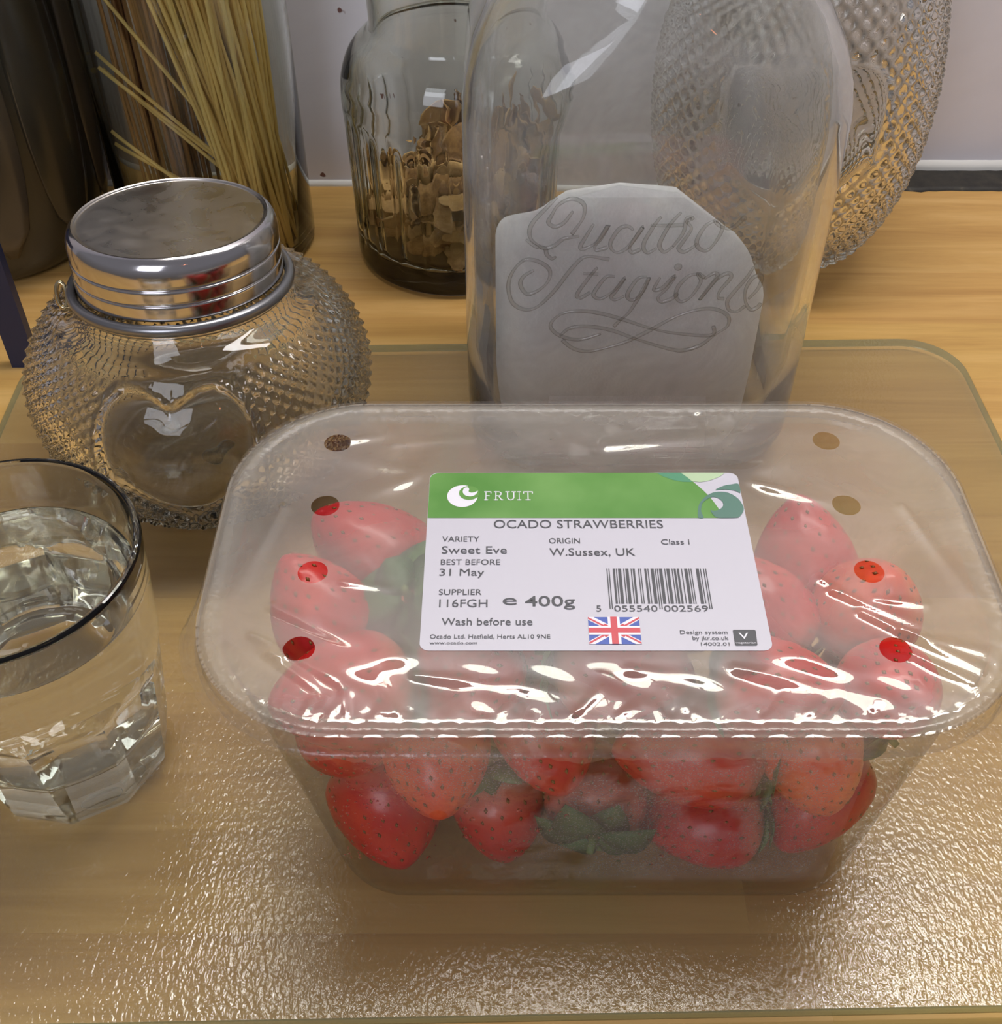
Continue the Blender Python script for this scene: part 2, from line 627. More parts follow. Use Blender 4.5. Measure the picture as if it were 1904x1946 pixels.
for k in range(260):
    if k < 16:
        x, z, r = rd.choice([(-0.02, 0.040), (0.02, 0.05), (0.03, 0.035), (0.0, 0.045), (0.035, 0.03), (0.06, 0.06)]), 0, rd.uniform(0.0006, 0.0009)
        x, z = x[0] + rd.gauss(0, 0.007), x[1] + rd.gauss(0, 0.006)
    else:
        x, z, r = rd.gauss(-0.035, 0.007) if k % 3 else rd.uniform(-0.04, 0.09), rd.uniform(0.03, 0.085), rd.uniform(0.0002, 0.00045)
    q = (z - BZ - 0.005) / (PZ - 0.003 - BZ - 0.005)
    yw = B2 + (T2 - B2) * q + 0.0002
    if x < -0.044 or x > 0.098:
        continue
    rr = [[(x + r * math.cos(a) * math.cos(2 * pi * j / 8), yw + r * math.sin(a) * 0.8, z + r * math.cos(a) * math.sin(2 * pi * j / 8)) for j in range(8)] for a in (0, 0.5, 1.0, 1.4)]
    parts.append(rings(rr, True, False, True))
v, f = join(parts)
tag(mesh('water_droplets', loc(v), f, WAT, pn), kind='stuff')

# ------------------------------------------------------------------ film lid
FX0, FX1, FY0, FY1 = T0 - 0.0060, T1 + 0.0060, T2 - 0.0060, T3 + 0.0060
FR = 0.037
FZ = PZ + 0.0004


def sdf(x, y, x0=FX0, x1=FX1, y0=FY0, y1=FY1, r=FR):
    qx = np.abs(x - (x0 + x1) / 2) - (x1 - x0) / 2 + r
    qy = np.abs(y - (y0 + y1) / 2) - (y1 - y0) / 2 + r
    return np.hypot(np.maximum(qx, 0), np.maximum(qy, 0)) + np.minimum(np.maximum(qx, qy), 0) - r


LX0, LX1, LY0, LY1 = -0.0194, 0.0646, 0.1712, 0.2322
rf = random.Random(21)
RID = [  # x0,y0,x1,y1,width,amp
    (-0.019, 0.2315, -0.060, 0.245, 0.0035, 0.0010), (-0.0185, 0.232, -0.035, 0.226, 0.003, 0.0011),
    (0.0646, 0.2300, 0.0900, 0.2210, 0.0026, 0.0013), (0.064, 0.232, 0.085, 0.240, 0.004, 0.0007),
    (-0.046, 0.2456, -0.030, 0.250, 0.0022, 0.0008), (-0.052, 0.169, -0.058, 0.1735, 0.0020, 0.0011),
    (-0.0195, 0.171, -0.045, 0.163, 0.004, 0.0010), (0.0645, 0.171, 0.095, 0.160, 0.004, 0.0012),
    (0.082, 0.190, 0.100, 0.180, 0.0016, 0.0010), (0.088, 0.183, 0.112, 0.166, 0.0018, 0.0012),
    (0.096, 0.177, 0.114, 0.171, 0.0015, 0.0009), (0.097, 0.170, 0.112, 0.160, 0.0016, 0.0010),
    (0.080, 0.194, 0.087, 0.187, 0.0012, 0.0008), (0.092, 0.1875, 0.104, 0.186, 0.0013, 0.0007),
    (-0.040, 0.193, -0.028, 0.191, 0.0013, 0.0006), (-0.02, 0.164, 0.025, 0.158, 0.0022, 0.0007),
    (0.03, 0.166, 0.055, 0.162, 0.0026, 0.0005), (0.055, 0.166, 0.088, 0.157, 0.0026, 0.0010),
    (-0.03, 0.245, 0.015, 0.252, 0.0030, 0.00035), (0.03, 0.244, 0.09, 0.252, 0.0035, 0.0007),
    (-0.058, 0.22, -0.066, 0.19, 0.0025, 0.0006), (0.107, 0.22, 0.116, 0.19, 0.0025, 0.0008),
    (-0.055, 0.17, -0.04, 0.158, 0.0015, 0.0009), (-0.06, 0.176, -0.03, 0.158, 0.0016, 0.0008),
    (-0.056, 0.185, -0.02, 0.166, 0.003, 0.0006),
]
for k in range(46):     # puckers running in from the front and back edge
    x = rf.uniform(-0.045, 0.045) if k < 26 else rf.uniform(0.03, 0.10)
    L = rf.uniform(0.003, 0.009)
    if k >= 36:
        RID.append((x, 0.2590, x + rf.uniform(-.003, .003), 0.2590 - L * 0.8, rf.uniform(0.0008, 0.0016), rf.uniform(-0.0005, 0.0006)))
    else:
        RID.append((x, 0.1520, x + rf.uniform(-.008, .008), 0.1520 + L, rf.uniform(0.0007, 0.0018), rf.uniform(-0.0007, 0.0009)))


def film_z(x, y):
    x = np.asarray(x, float)
    y = np.asarray(y, float)
    d = -sdf(x, y)                      # distance inside the outline
    inner = smooth01(0.0045, 0.016, d)
    dl = sdf(x, y, LX0, LX1, LY0, LY1, 0.002)
    lab = smooth01(0.0003, 0.008, dl)   # 0 on the sticker, 1 away
    z = np.zeros_like(x)
    for x0, y0, x1, y1, wd, am in RID:
        dx, dy = x1 - x0, y1 - y0
        L2 = dx * dx + dy * dy
        s = np.clip(((x - x0) * dx + (y - y0) * dy) / L2, 0, 1)
        px, py = x0 + s * dx, y0 + s * dy
        taper = 1 - 0.75 * s
        q = (x - px) ** 2 + (y - py) ** 2
        z = z + am * taper * np.exp(-q / (wd * (0.5 + 0.6 * s)) ** 2) * lab
    tight = smooth01(0.0045, 0.0062, d)
    # soft dip between the rim and the sticker, gentle large waves
    z = z - 0.00025 * inner * np.exp(-((y - 0.160) / 0.005) ** 2) * (1 - 0.3 * np.sin(x * 90)) * lab
    z = z - 0.00028 * inner * lab * (0.6 + 0.4 * np.sin(x * 70 + y * 110) * np.cos(y * 160 - x * 40))
    z = z + 0.00035 * lab * inner * np.sin(x * 420 + 2.5 * np.sin(y * 230)) * np.exp(-((y - 0.1575) / 0.006) ** 2)
    z = z * tight
    z = z + 0.0007 * (1 - lab) * np.clip((y - LY0) / (LY1 - LY0), 0, 1.05)
    ed = smooth01(0.010, 0.002, d) * smooth01(0.0, 0.001, d)
    z = z + 0.00007 * ed * (np.sin(x * 1900 + 3 * np.sin(y * 700)) * np.sin(y * 1700 + 2 * np.sin(x * 500)) + np.sin(x * 760 + 1.3) * np.sin(y * 900))
    return FZ + z - 0.0003 * smooth01(0.004, 0.0, d) * 3


HOLES = [(-0.0462, 0.2456), (-0.0470, 0.2205), (-0.0476, 0.1965), (-0.0480, 0.1719),
         (0.0921, 0.2465), (0.0923, 0.2205), (0.0931, 0.1967), (0.0937, 0.1717)]
HRAD = 0.0038
st = 0.0007
nx_, ny_ = int((FX1 - FX0) / st) + 3, int((FY1 - FY0) / st) + 3
gx = FX0 - st + st * np.arange(nx_)
gy = FY0 - st + st * np.arange(ny_)
X, Y = np.meshgrid(gx, gy)
S = sdf(X, Y)
# snap to the outline
e = 1e-5
Gx = (sdf(X + e, Y) - sdf(X - e, Y)) / (2 * e)
Gy = (sdf(X, Y + e) - sdf(X, Y - e)) / (2 * e)
near = np.abs(S) < st * 0.72
X = np.where(near, X - S * Gx, X)
Y = np.where(near, Y - S * Gy, Y)
keepv = S < st * 0.72
for hx_, hy_ in HOLES:
    D = np.hypot(X - hx_, Y - hy_) + 1e-9
    nr = np.abs(D - HRAD) < st * 0.72
    X = np.where(nr, hx_ + (X - hx_) / D * HRAD, X)
    Y = np.where(nr, hy_ + (Y - hy_) / D * HRAD, Y)
    keepv &= ~(D < HRAD - st * 0.72)
Z = film_z(X, Y)
idx = -np.ones(X.shape, int)
idx[keepv] = np.arange(keepv.sum())
V = np.stack([X[keepv] - PCX, Y[keepv] - PCY, Z[keepv] - BZ], 1)
a, b, c_, d_ = idx[:-1, :-1], idx[:-1, 1:], idx[1:, 1:], idx[1:, :-1]
ok = (a >= 0) & (b >= 0) & (c_ >= 0) & (d_ >= 0)
mxq, myq = (X[:-1, :-1] + X[1:, 1:]) / 2, (Y[:-1, :-1] + Y[1:, 1:]) / 2
for hx_, hy_ in HOLES:
    ok &= np.hypot(mxq - hx_, myq - hy_) > HRAD * 0.97
F_ = list(np.stack([a[ok], b[ok], c_[ok], d_[ok]], 1))
for A, B, Cc in ((a, b, c_), (a, c_, d_), (a, b, d_), (b, c_, d_)):     # corner triangles on the outline
    tot = (a >= 0).astype(int) + (b >= 0) + (c_ >= 0) + (d_ >= 0)
    m = (tot == 3) & (A >= 0) & (B >= 0) & (Cc >= 0)
    F_ += list(np.stack([A[m], B[m], Cc[m]], 1))
FILM = thin('sealing_film', (0.97, 0.97, 0.97), 0.085, 0.045, 0.36, (0.92, 0.89, 0.79), (28, 0.30, 0.62, 0.55))
film = mesh('film', V, F_, FILM, pn)
# film skirt hanging over the rim, cut raggedly
loop = rrect((FX0 + FX1) / 2, (FY0 + FY1) / 2, (FX1 - FX0) / 2, (FY1 - FY0) / 2, FR, FZ, 20, 60)
sk = []
for i in range(7):
    s = i / 6
    r_ = []
    for j, (x, y, z) in enumerate(loop):
        nx1 = (sdf(x + e, y) - sdf(x - e, y)) / (2 * e)
        ny1 = (sdf(x, y + e) - sdf(x, y - e)) / (2 * e)
        wv = mnoise.noise(Vector((x * 90, y * 90, 2.0)))
        side = smooth01(0.3, 0.9, -nx1)
        corner = math.exp(-((y - 0.178) / 0.013) ** 2) * side
        ln = 0.0072 + 0.0014 * wv + 0.0004 * mnoise.noise(Vector((x * 700, y * 700, 5)))
        back = smooth01(0.2, 0.8, ny1)
        out = 0.0012 + 0.0008 * wv + 0.0035 * corner + 0.001 * side
        ln = ln * (1 - 0.6 * back)
        pk = 0.0004 * math.sin(j * 1.7 + 4 * wv) * s
        o_ = (out * (s ** 0.8) + pk)
        r_.append((x + nx1 * o_, y + ny1 * o_, z - 0.0009 - ln * s + 0.0009 * (1 - s) ** 2))
    sk.append(loc(r_))
v, f = rings(sk, True)
SKIRT = thin('film_skirt_plastic', (0.97, 0.97, 0.97), 0.05, 0.16, 0.10, (0.9, 0.88, 0.9), (200, 0.3, 0.7, 0.4), (300, 0.4, 0.001))
mesh('skirt', v, f, SKIRT, film)


# ------------------------------------------------------------------ sticker and its print
def lz(x, y, off):
    return float(film_z(x, y)) + off


def flat_mesh(name, poly_list, mat, off, parent):
    """polygons given in metres on the sticker; draped on it"""
    V, F = [], []
    for poly in poly_list:
        o = len(V)
        V += [(x - PCX, y - PCY, lz(x, y, off) - BZ) for x, y in poly]
        F.append(tuple(range(o, o + len(poly))))
    bm = bmesh.new()
    vs = [bm.verts.new(p) for p in V]
    for q in F:
        bm.faces.new([vs[i] for i in q])
    bmesh.ops.recalc_face_normals(bm, faces=bm.faces)
    for fc in bm.faces:
        if fc.normal.z < 0:
            fc.normal_flip()
    bmesh.ops.triangulate(bm, faces=bm.faces)
    me = bpy.data.meshes.new(name)
    bm.to_mesh(me)
    bm.free()
    me.materials.append(mat)
    ob = bpy.data.objects.new(name, me)
    C.objects.link(ob)
    ob.parent = parent
    return ob


PAPER = principled('sticker_paper', (0.53, 0.51, 0.57), 0.42, spec=0.4).m
t = NT('green_print')
p = t.n('BsdfPrincipled')
p.inputs['Roughness'].default_value = 0.4
t.l(t.ramp(t.noise(t.coord(), 45, 3, 0.5), [(0.35, (0.06, 0.22, 0.015)), (0.7, (0.125, 0.30, 0.055))]), p.inputs['Base Color'])
GREEN = t.fin(p.outputs[0])
INK = principled('black_ink', (0.045, 0.045, 0.055), 0.5).m
WINK = principled('white_ink', (0.74, 0.72, 0.78), 0.45).m
MID = principled('green_ink', (0.09, 0.26, 0.03), 0.45).m
DGR = principled('dark_green_ink', (0.07, 0.17, 0.13), 0.45).m
LGR = principled('pale_green_ink', (0.42, 0.55, 0.34), 0.45).m
TEAL = principled('teal_ink', (0.06, 0.25, 0.13), 0.45).m
BLUE = principled('blue_ink', (0.03, 0.075, 0.38), 0.45).m
RED = principled('red_ink', (0.55, 0.04, 0.06), 0.45).m
# sticker base: grid so that it follows the film
lo = rrect((LX0 + LX1) / 2, (LY0 + LY1) / 2, (LX1 - LX0) / 2, (LY1 - LY0) / 2, 0.0022, 0, 6, 1)
rws = []
for s, off in ((1.0, 0.00002), (1.0, 0.00014), (0.9, 0.00014), (0.5, 0.00014), (0.1, 0.00014)):
    cx, cy = (LX0 + LX1) / 2, (LY0 + LY1) / 2
    rws.append([(cx + (x - cx) * s - PCX, cy + (y - cy) * s - PCY, lz(cx + (x - cx) * s, cy + (y - cy) * s, off) - BZ) for x, y, _ in lo])
v, f = rings(rws, True, False, True)
sticker = mesh('sticker', v, f, PAPER, pn, False)
mm = lambda pts: [(a * 0.001, b * 0.001) for a, b in pts]


def spl(pts, k=5, closed=True):
    pts = [np.array(p, float) for p in pts]
    n = len(pts)
    out = []
    for i in range(n if closed else n - 1):
        p0, p1, p2, p3 = [pts[(i + d) % n] if closed else pts[min(max(i + d, 0), n - 1)] for d in (-1, 0, 1, 2)]
        for j in range(k):
            t_ = j / k
            out.append(tuple(0.5 * ((2 * p1) + (-p0 + p2) * t_ + (2 * p0 - 5 * p1 + 4 * p2 - p3) * t_ * t_ + (-p0 + 3 * p1 - 3 * p2 + p3) * t_ ** 3)))
    if not closed:
        out.append(tuple(pts[-1]))
    return out


O1, O2, O3, O4 = 0.00020, 0.00024, 0.00028, 0.00032
edge = spl([(49.2, 232.15), (52.0, 228.9), (55.5, 223.7), (57.9, 218.1), (58.6, 214.95)], 6, False)
band = [(-19.0, 214.95)] + [(-19.35, 215.0), (-19.35, 230.0)] + [(-18.8, 231.4), (-17.2, 232.1)] + edge
flat_mesh('green_band', [mm(band)], GREEN, O1, sticker)
flat_mesh('pale_green_leaf', [mm([(49.2, 232.15), (50.7, 230.5), (52.0, 228.7), (54.3, 228.5), (56.2, 228.9), (57.8, 229.6), (59.8, 230.7), (61.3, 232.15)])], LGR, O2, sticker)
flat_mesh('teal_leaf', [mm([(42.6, 232.15), (44.1, 230.8), (46.8, 229.3), (49.2, 228.6), (52.0, 228.5), (50.7, 230.5), (49.3, 232.15)])], TEAL, O2, sticker)
sw_ = [(53.4, 215.0), (52.0, 215.0), (52.1, 217.2), (52.8, 220.0), (54.4, 222.4), (56.3, 224.0), (58.4, 224.7), (61.2, 224.3), (63.5, 222.1), (64.45, 219.0), (64.1, 217.2), (63.0, 215.5), (62.2, 215.0), (59.5, 214.9), (57.0, 215.0), (56.0, 216.1), (55.5, 217.8), (56.4, 217.5), (57.9, 218.0), (59.0, 219.2), (59.2, 220.6), (58.5, 222.0), (57.2, 222.7), (56.1, 222.5), (54.5, 221.3), (53.5, 219.8), (53.0, 217.2)]
tag(flat_mesh('dark_swirl', [mm(spl(sw_, 3)), mm(spl([(57.8, 225.4), (60.2, 227.0), (62.6, 227.6), (64.4, 227.7), (64.4, 224.3), (63.2, 225.1), (60.4, 225.6)], 3))], DGR, O3, sticker), 'dark green swirl emblem')


def ell(cx, cy, rx, ry, n=40, rot=0):
    return [(cx + rx * math.cos(2 * pi * k / n) * math.cos(rot) - ry * math.sin(2 * pi * k / n) * math.sin(rot),
             cy + rx * math.cos(2 * pi * k / n) * math.sin(rot) + ry * math.sin(2 * pi * k / n) * math.cos(rot)) for k in range(n)]


lg = flat_mesh('white_swirl', [mm(ell(-10.35, 223.1, 4.1, 4.15))], WINK, O2, sticker)
tag(lg, 'white crescent swirl logo')
flat_mesh('green_cut', [mm(ell(-8.55, 224.25, 2.75, 2.65)), ], MID, O3, sticker)
flat_mesh('white_curl', [mm(spl([(-9.9, 226.1), (-10.3, 224.6), (-9.6, 223.3), (-8.1, 222.9), (-6.8, 223.6), (-6.25, 225.0), (-6.9, 224.6), (-7.9, 224.3), (-8.7, 224.7), (-8.6, 225.6), (-8.9, 226.3)], 4))], WINK, O4, sticker)

TXT = [('OCADO STRAWBERRIES', -1.9, 42.4, 211.2, 3.1, 0), ('VARIETY', -15.2, -5.6, 206.4, 1.9, 1),
       ('Sweet Eve', -15.2, 1.5, 202.2, 2.7, 1), ('BEST BEFORE', -15.3, -0.2, 198.4, 1.9, 1), ('31 May', -15.5, -4.2, 194.7, 2.5, 1),
       ('SUPPLIER', -15.4, -4.8, 188.4, 1.9, 1), ('116FGH', -15.2, -3.3, 184.5, 2.6, 1), ('e', 0.4, 3.9, 185.2, 2.7, 1),
       ('400g', 5.9, 18.2, 184.8, 3.4, 2), ('Wash before use', -14.4, 7.6, 178.8, 2.4, 1),
       ('Ocado Ltd. Hatfield, Herts AL10 9NE', -17.0, 11.8, 174.7, 1.35, 0), ('www.ocado.com', -17.0, -5.7, 173.0, 0.95, 1),
       ('ORIGIN', 12.4, 20.4, 205.8, 1.9, 0), ('W.Sussex, UK', 12.4, 34.3, 201.5, 2.7, 1), ('Class I', 41.3, 48.6, 205.4, 1.9, 1),
       ('5', 23.3, 24.5, 183.1, 2.0, 0), ('055540', 27.7, 38.3, 183.1, 2.0, 0), ('002569', 39.9, 50.7, 183.1, 2.0, 0),
       ('Design system', 43.0, 54.4, 176.1, 1.2, 0), ('by jkr.co.uk', 45.8, 54.4, 174.3, 1.2, 0), ('14002.01', 47.6, 54.4, 172.6, 1.0, 0),
       ('V', 57.0, 59.3, 174.6, 1.9, 2), ('vegetarian', 55.95, 60.75, 173.15, 0.6, 0)]
dg = None
tobs = []
for s, x0, x1, yb, h, bold in TXT:
    cu = bpy.data.curves.new('print', 'FONT')
    cu.body = s
    cu.size = 1
    cu.resolution_u = 3
    cu.offset = {0: 0.0, 1: 0.0, 2: 0.008}[bold]
    ob = bpy.data.objects.new('print', cu)
    C.objects.link(ob)
    tobs.append(ob)
dg = bpy.context.evaluated_depsgraph_get()
for (s, x0, x1, yb, h, bold), ob in zip(TXT, tobs):
    me = bpy.data.meshes.new_from_object(ob.evaluated_get(dg))
    n = len(me.vertices)
    co = np.empty(n * 3)
    me.vertices.foreach_get('co', co)
    co = co.reshape(-1, 3)
    w0, w1 = co[:, 0].min(), co[:, 0].max()
    cap = {'e': 0.56, 'www.ocado.com': 0.76}.get(s, 0.73)
    kx = (x1 - x0) * 0.001 / (w1 - w0)
    ky = h * 0.001 / cap
    xx = x0 * 0.001 + (co[:, 0] - w0) * kx
    yy = yb * 0.001 + co[:, 1] * ky
    zz = film_z(xx, yy) + (O3 if s not in ('V', 'vegetarian') else O4)
    co = np.stack([xx - PCX, yy - PCY, zz - BZ], 1)
    me.vertices.foreach_set('co', co.ravel())
    me.materials.clear()
    me.materials.append(WINK if s in ('V', 'vegetarian') else INK)
    me.name = 'print'
    o2 = bpy.data.objects.new('lettering', me)
    C.objects.link(o2)
    o2.parent = sticker
    bpy.data.objects.remove(ob)
# slab-serif word on the green band, drawn stroke by stroke
def stroke(pts, w_):
    out = []
    for (ax, ay), (bx, by) in zip(pts[:-1], pts[1:]):
        d = np.array([bx - ax, by - ay])
        L_ = np.linalg.norm(d)
        d = d / L_
        n_ = np.array([-d[1], d[0]]) * w_
        a_ = np.array([ax, ay]) - d * w_ * 0.6
        b_ = np.array([bx, by]) + d * w_ * 0.6
        out.append([tuple(a_ + n_), tuple(a_ - n_), tuple(b_ - n_), tuple(b_ + n_)])
    return out


GL = {'F': [[(.2, 0), (.2, 1)], [(.03, .96), (.78, .96), (.78, .80)], [(.2, .5), (.6, .5)], [(.03, .04), (.42, .04)]],
      'R': [[(.2, 0), (.2, 1)], [(.03, .96), (.52, .96), (.72, .86), (.74, .66), (.55, .5), (.2, .5)], [(.48, .5), (.78, .04), (.92, .04)], [(.03, .04), (.4, .04)]],
      'U': [[(.2, .96), (.2, .3), (.3, .1), (.5, .03), (.7, .1), (.8, .3), (.8, .96)], [(.02, .96), (.38, .96)], [(.62, .96), (.98, .96)]],
      'I': [[(.5, 0), (.5, 1)], [(.22, .96), (.78, .96)], [(.22, .04), (.78, .04)]],
      'T': [[(.5, 0), (.5, 1)], [(.06, .78), (.06, .96), (.94, .96), (.94, .78)], [(.28, .04), (.72, .04)]]}
for ch, xa, wd in (('F', -4.5, 2.3), ('R', -1.9, 2.6), ('U', 1.2, 2.8), ('I', 4.1, 1.6), ('T', 5.9, 2.7)):
    polys = [mm([(xa + px * wd, 221.5 + py * 3.3) for px, py in q]) for st__ in GL[ch] for q in stroke(st__, 0.055)]
    for q_i, q in enumerate(polys):
        pass
    flat_mesh('lettering', polys, WINK, O3, sticker)
# barcode 5 055540 002569 (EAN-13)
Lc = ['0001101', '0011001', '0010011', '0111101', '0100011', '0110001', '0101111', '0111011', '0110111', '0001011']
par = ['LLLLLL', 'LLGLGG', 'LLGGLG', 'LLGGGL', 'LGLLGG', 'LGGLLG', 'LGGGLL', 'LGLGLG', 'LGLGGL', 'LGGLGL'][5]
inv = lambda s: ''.join('1' if ch == '0' else '0' for ch in s)
bits = [('101', 1)]
for dch, pch in zip('055540', par):
    cd = Lc[int(dch)]
    bits.append((cd if pch == 'L' else inv(cd)[::-1], 0))
bits.append(('01010', 1))
for dch in '002569':
    bits.append((inv(Lc[int(dch)]), 0))
bits.append(('101', 1))
x = 26.6
mod = 25.2 / 95
bars = []
for s, guard in bits:
    for ch in s:
        if ch == '1':
            yb = 183.9 if guard else 185.6
            bars.append(mm([(x, yb), (x + mod, yb), (x + mod, 197.1), (x, 197.1)]))
        x += mod
flat_mesh('barcode', bars, INK, O2, sticker)
# union flag
fx0, fx1, fy0, fy1 = 21.1, 33.5, 173.0, 181.3
fw, fh = fx1 - fx0, fy1 - fy0
fcx, fcy = (fx0 + fx1) / 2, (fy0 + fy1) / 2
flag = flat_mesh('flag', [mm([(fx0, fy0), (fx1, fy0), (fx1, fy1), (fx0, fy1)])], BLUE, O2, sticker)


def diag(a, b, wd, off=0):
    """strip from a to b clipped to the flag box"""
    a, b = np.array(a), np.array(b)
    dd = (b - a) / np.linalg.norm(b - a)
    nn_ = np.array([-dd[1], dd[0]])
    poly = [a + nn_ * (off + wd), a + nn_ * (off - wd), b + nn_ * (off - wd), b + nn_ * (off + wd)]
    poly = [poly[i] - (dd * 3 if i < 2 else -dd * 3) for i in range(4)]
    for ax, lim, sg in ((0, fx0, 1), (0, fx1, -1), (1, fy0, 1), (1, fy1, -1)):
        out = []
        for i in range(len(poly)):
            p_, q_ = poly[i], poly[(i + 1) % len(poly)]
            ip, iq = sg * (p_[ax] - lim) >= 0, sg * (q_[ax] - lim) >= 0
            if ip:
                out.append(p_)
            if ip != iq:
                s_ = (lim - p_[ax]) / (q_[ax] - p_[ax])
                out.append(p_ + (q_ - p_) * s_)
        poly = out
    return [tuple(q) for q in poly]


wh = [mm(diag((fx0, fy0), (fx1, fy1), 0.75)), mm(diag((fx0, fy1), (fx1, fy0), 0.75)),]
flat_mesh('flag_white', wh[:1], WINK, O3, sticker)
flat_mesh('flag_white', wh[1:], WINK, O3 + 0.00001, sticker)
flat_mesh('flag_red', [mm(diag((fx0, fy0), (fcx, fcy), 0.25, 0.25)), mm(diag((fcx, fcy), (fx1, fy1), 0.25, -0.25)),
                       mm(diag((fx0, fy1), (fcx, fcy), 0.25, -0.25)), mm(diag((fcx, fcy), (fx1, fy0), 0.25, 0.25))], RED, O4, sticker)
flat_mesh('flag_white', [mm([(fcx - 1.45, fy0), (fcx + 1.45, fy0), (fcx + 1.45, fy1), (fcx - 1.45, fy1)])], WINK, O4 + 0.00003, sticker)
flat_mesh('flag_white', [mm([(fx0, fcy - 1.35), (fx1, fcy - 1.35), (fx1, fcy + 1.35), (fx0, fcy + 1.35)])], WINK, O4 + 0.00004, sticker)
flat_mesh('flag_red', [mm([(fcx - 0.8, fy0), (fcx + 0.8, fy0), (fcx + 0.8, fy1), (fcx - 0.8, fy1)])], RED, O4 + 0.00007, sticker)
flat_mesh('flag_red', [mm([(fx0, fcy - 0.75), (fx1, fcy - 0.75), (fx1, fcy + 0.75), (fx0, fcy + 0.75)])], RED, O4 + 0.00008, sticker)
flat_mesh('black_badge', [mm([(55.7, 172.9), (55.9, 172.6), (60.8, 172.6), (61.05, 172.9), (61.25, 177.1), (61.0, 177.4), (56.0, 177.4), (55.75, 177.1)])], INK, O2, sticker)

# ------------------------------------------------------------------ strawberries
def berry_mat(name, c0, c1, c2):
    t = NT(name)
    p = t.n('BsdfPrincipled')
    n = t.noise(t.coord('Object', (1, 1, 1)), 70, 3, 0.5)
    col = t.ramp(n, [(0.3, c0), (0.55, c1), (0.75, c2)])
    g = t.n('TexCoord')
    sep = t.n('SeparateXYZ')
    t.l(g.outputs['Object'], sep.inputs[0])
    neck = t.ramp(t.math('MULTIPLY_ADD', sep.outputs[2], 60.0), [(0.0, (0, 0, 0)), (0.35, (0.0, 0.0, 0.0)), (1.0, (1, 1, 1))])
    # the shoulder under the leaves is paler (object z runs from tip, negative, to calyx at zero)
    ma = neck.node.inputs[0].links[0].from_node
    ma.inputs[2].default_value = 1.0
    mx = t.n('MixRGB')
    t.l(t.math('MULTIPLY', neck, 0.6), mx.inputs[0])
    t.l(col, mx.inputs[1])
    mx.inputs[2].default_value = (0.80, 0.42, 0.27, 1)
    t.l(mx.outputs[0], p.inputs['Base Color'])
    p.inputs['Roughness'].default_value = 0.30
    p.inputs['Subsurface Weight'].default_value = 0.15
    p.inputs['Subsurface Radius'].default_value = (0.003, 0.0006, 0.0004)
    p.inputs['Subsurface Scale'].default_value = 1.0
    p.inputs['Specular IOR Level'].default_value = 0.5
    return t.fin(p.outputs[0])


BM = {'red': berry_mat('ripe_berry_skin', (0.42, 0.004, 0.008), (0.54, 0.010, 0.010), (0.62, 0.032, 0.018)),
      'dark': berry_mat('dark_berry_skin', (0.33, 0.005, 0.008), (0.45, 0.009, 0.010), (0.55, 0.02, 0.015)),
      'orange': berry_mat('pale_berry_skin', (0.66, 0.04, 0.012), (0.72, 0.09, 0.02), (0.76, 0.16, 0.04))}
SEED = principled('berry_seed', (0.22, 0.09, 0.02), 0.45).m
LEAF = principled('calyx_leaf', (0.045, 0.13, 0.035), 0.55).m
LEAF2 = principled('pale_calyx_leaf', (0.11, 0.24, 0.07), 0.55).m
STEM = principled('berry_stem', (0.14, 0.22, 0.06), 0.6).m


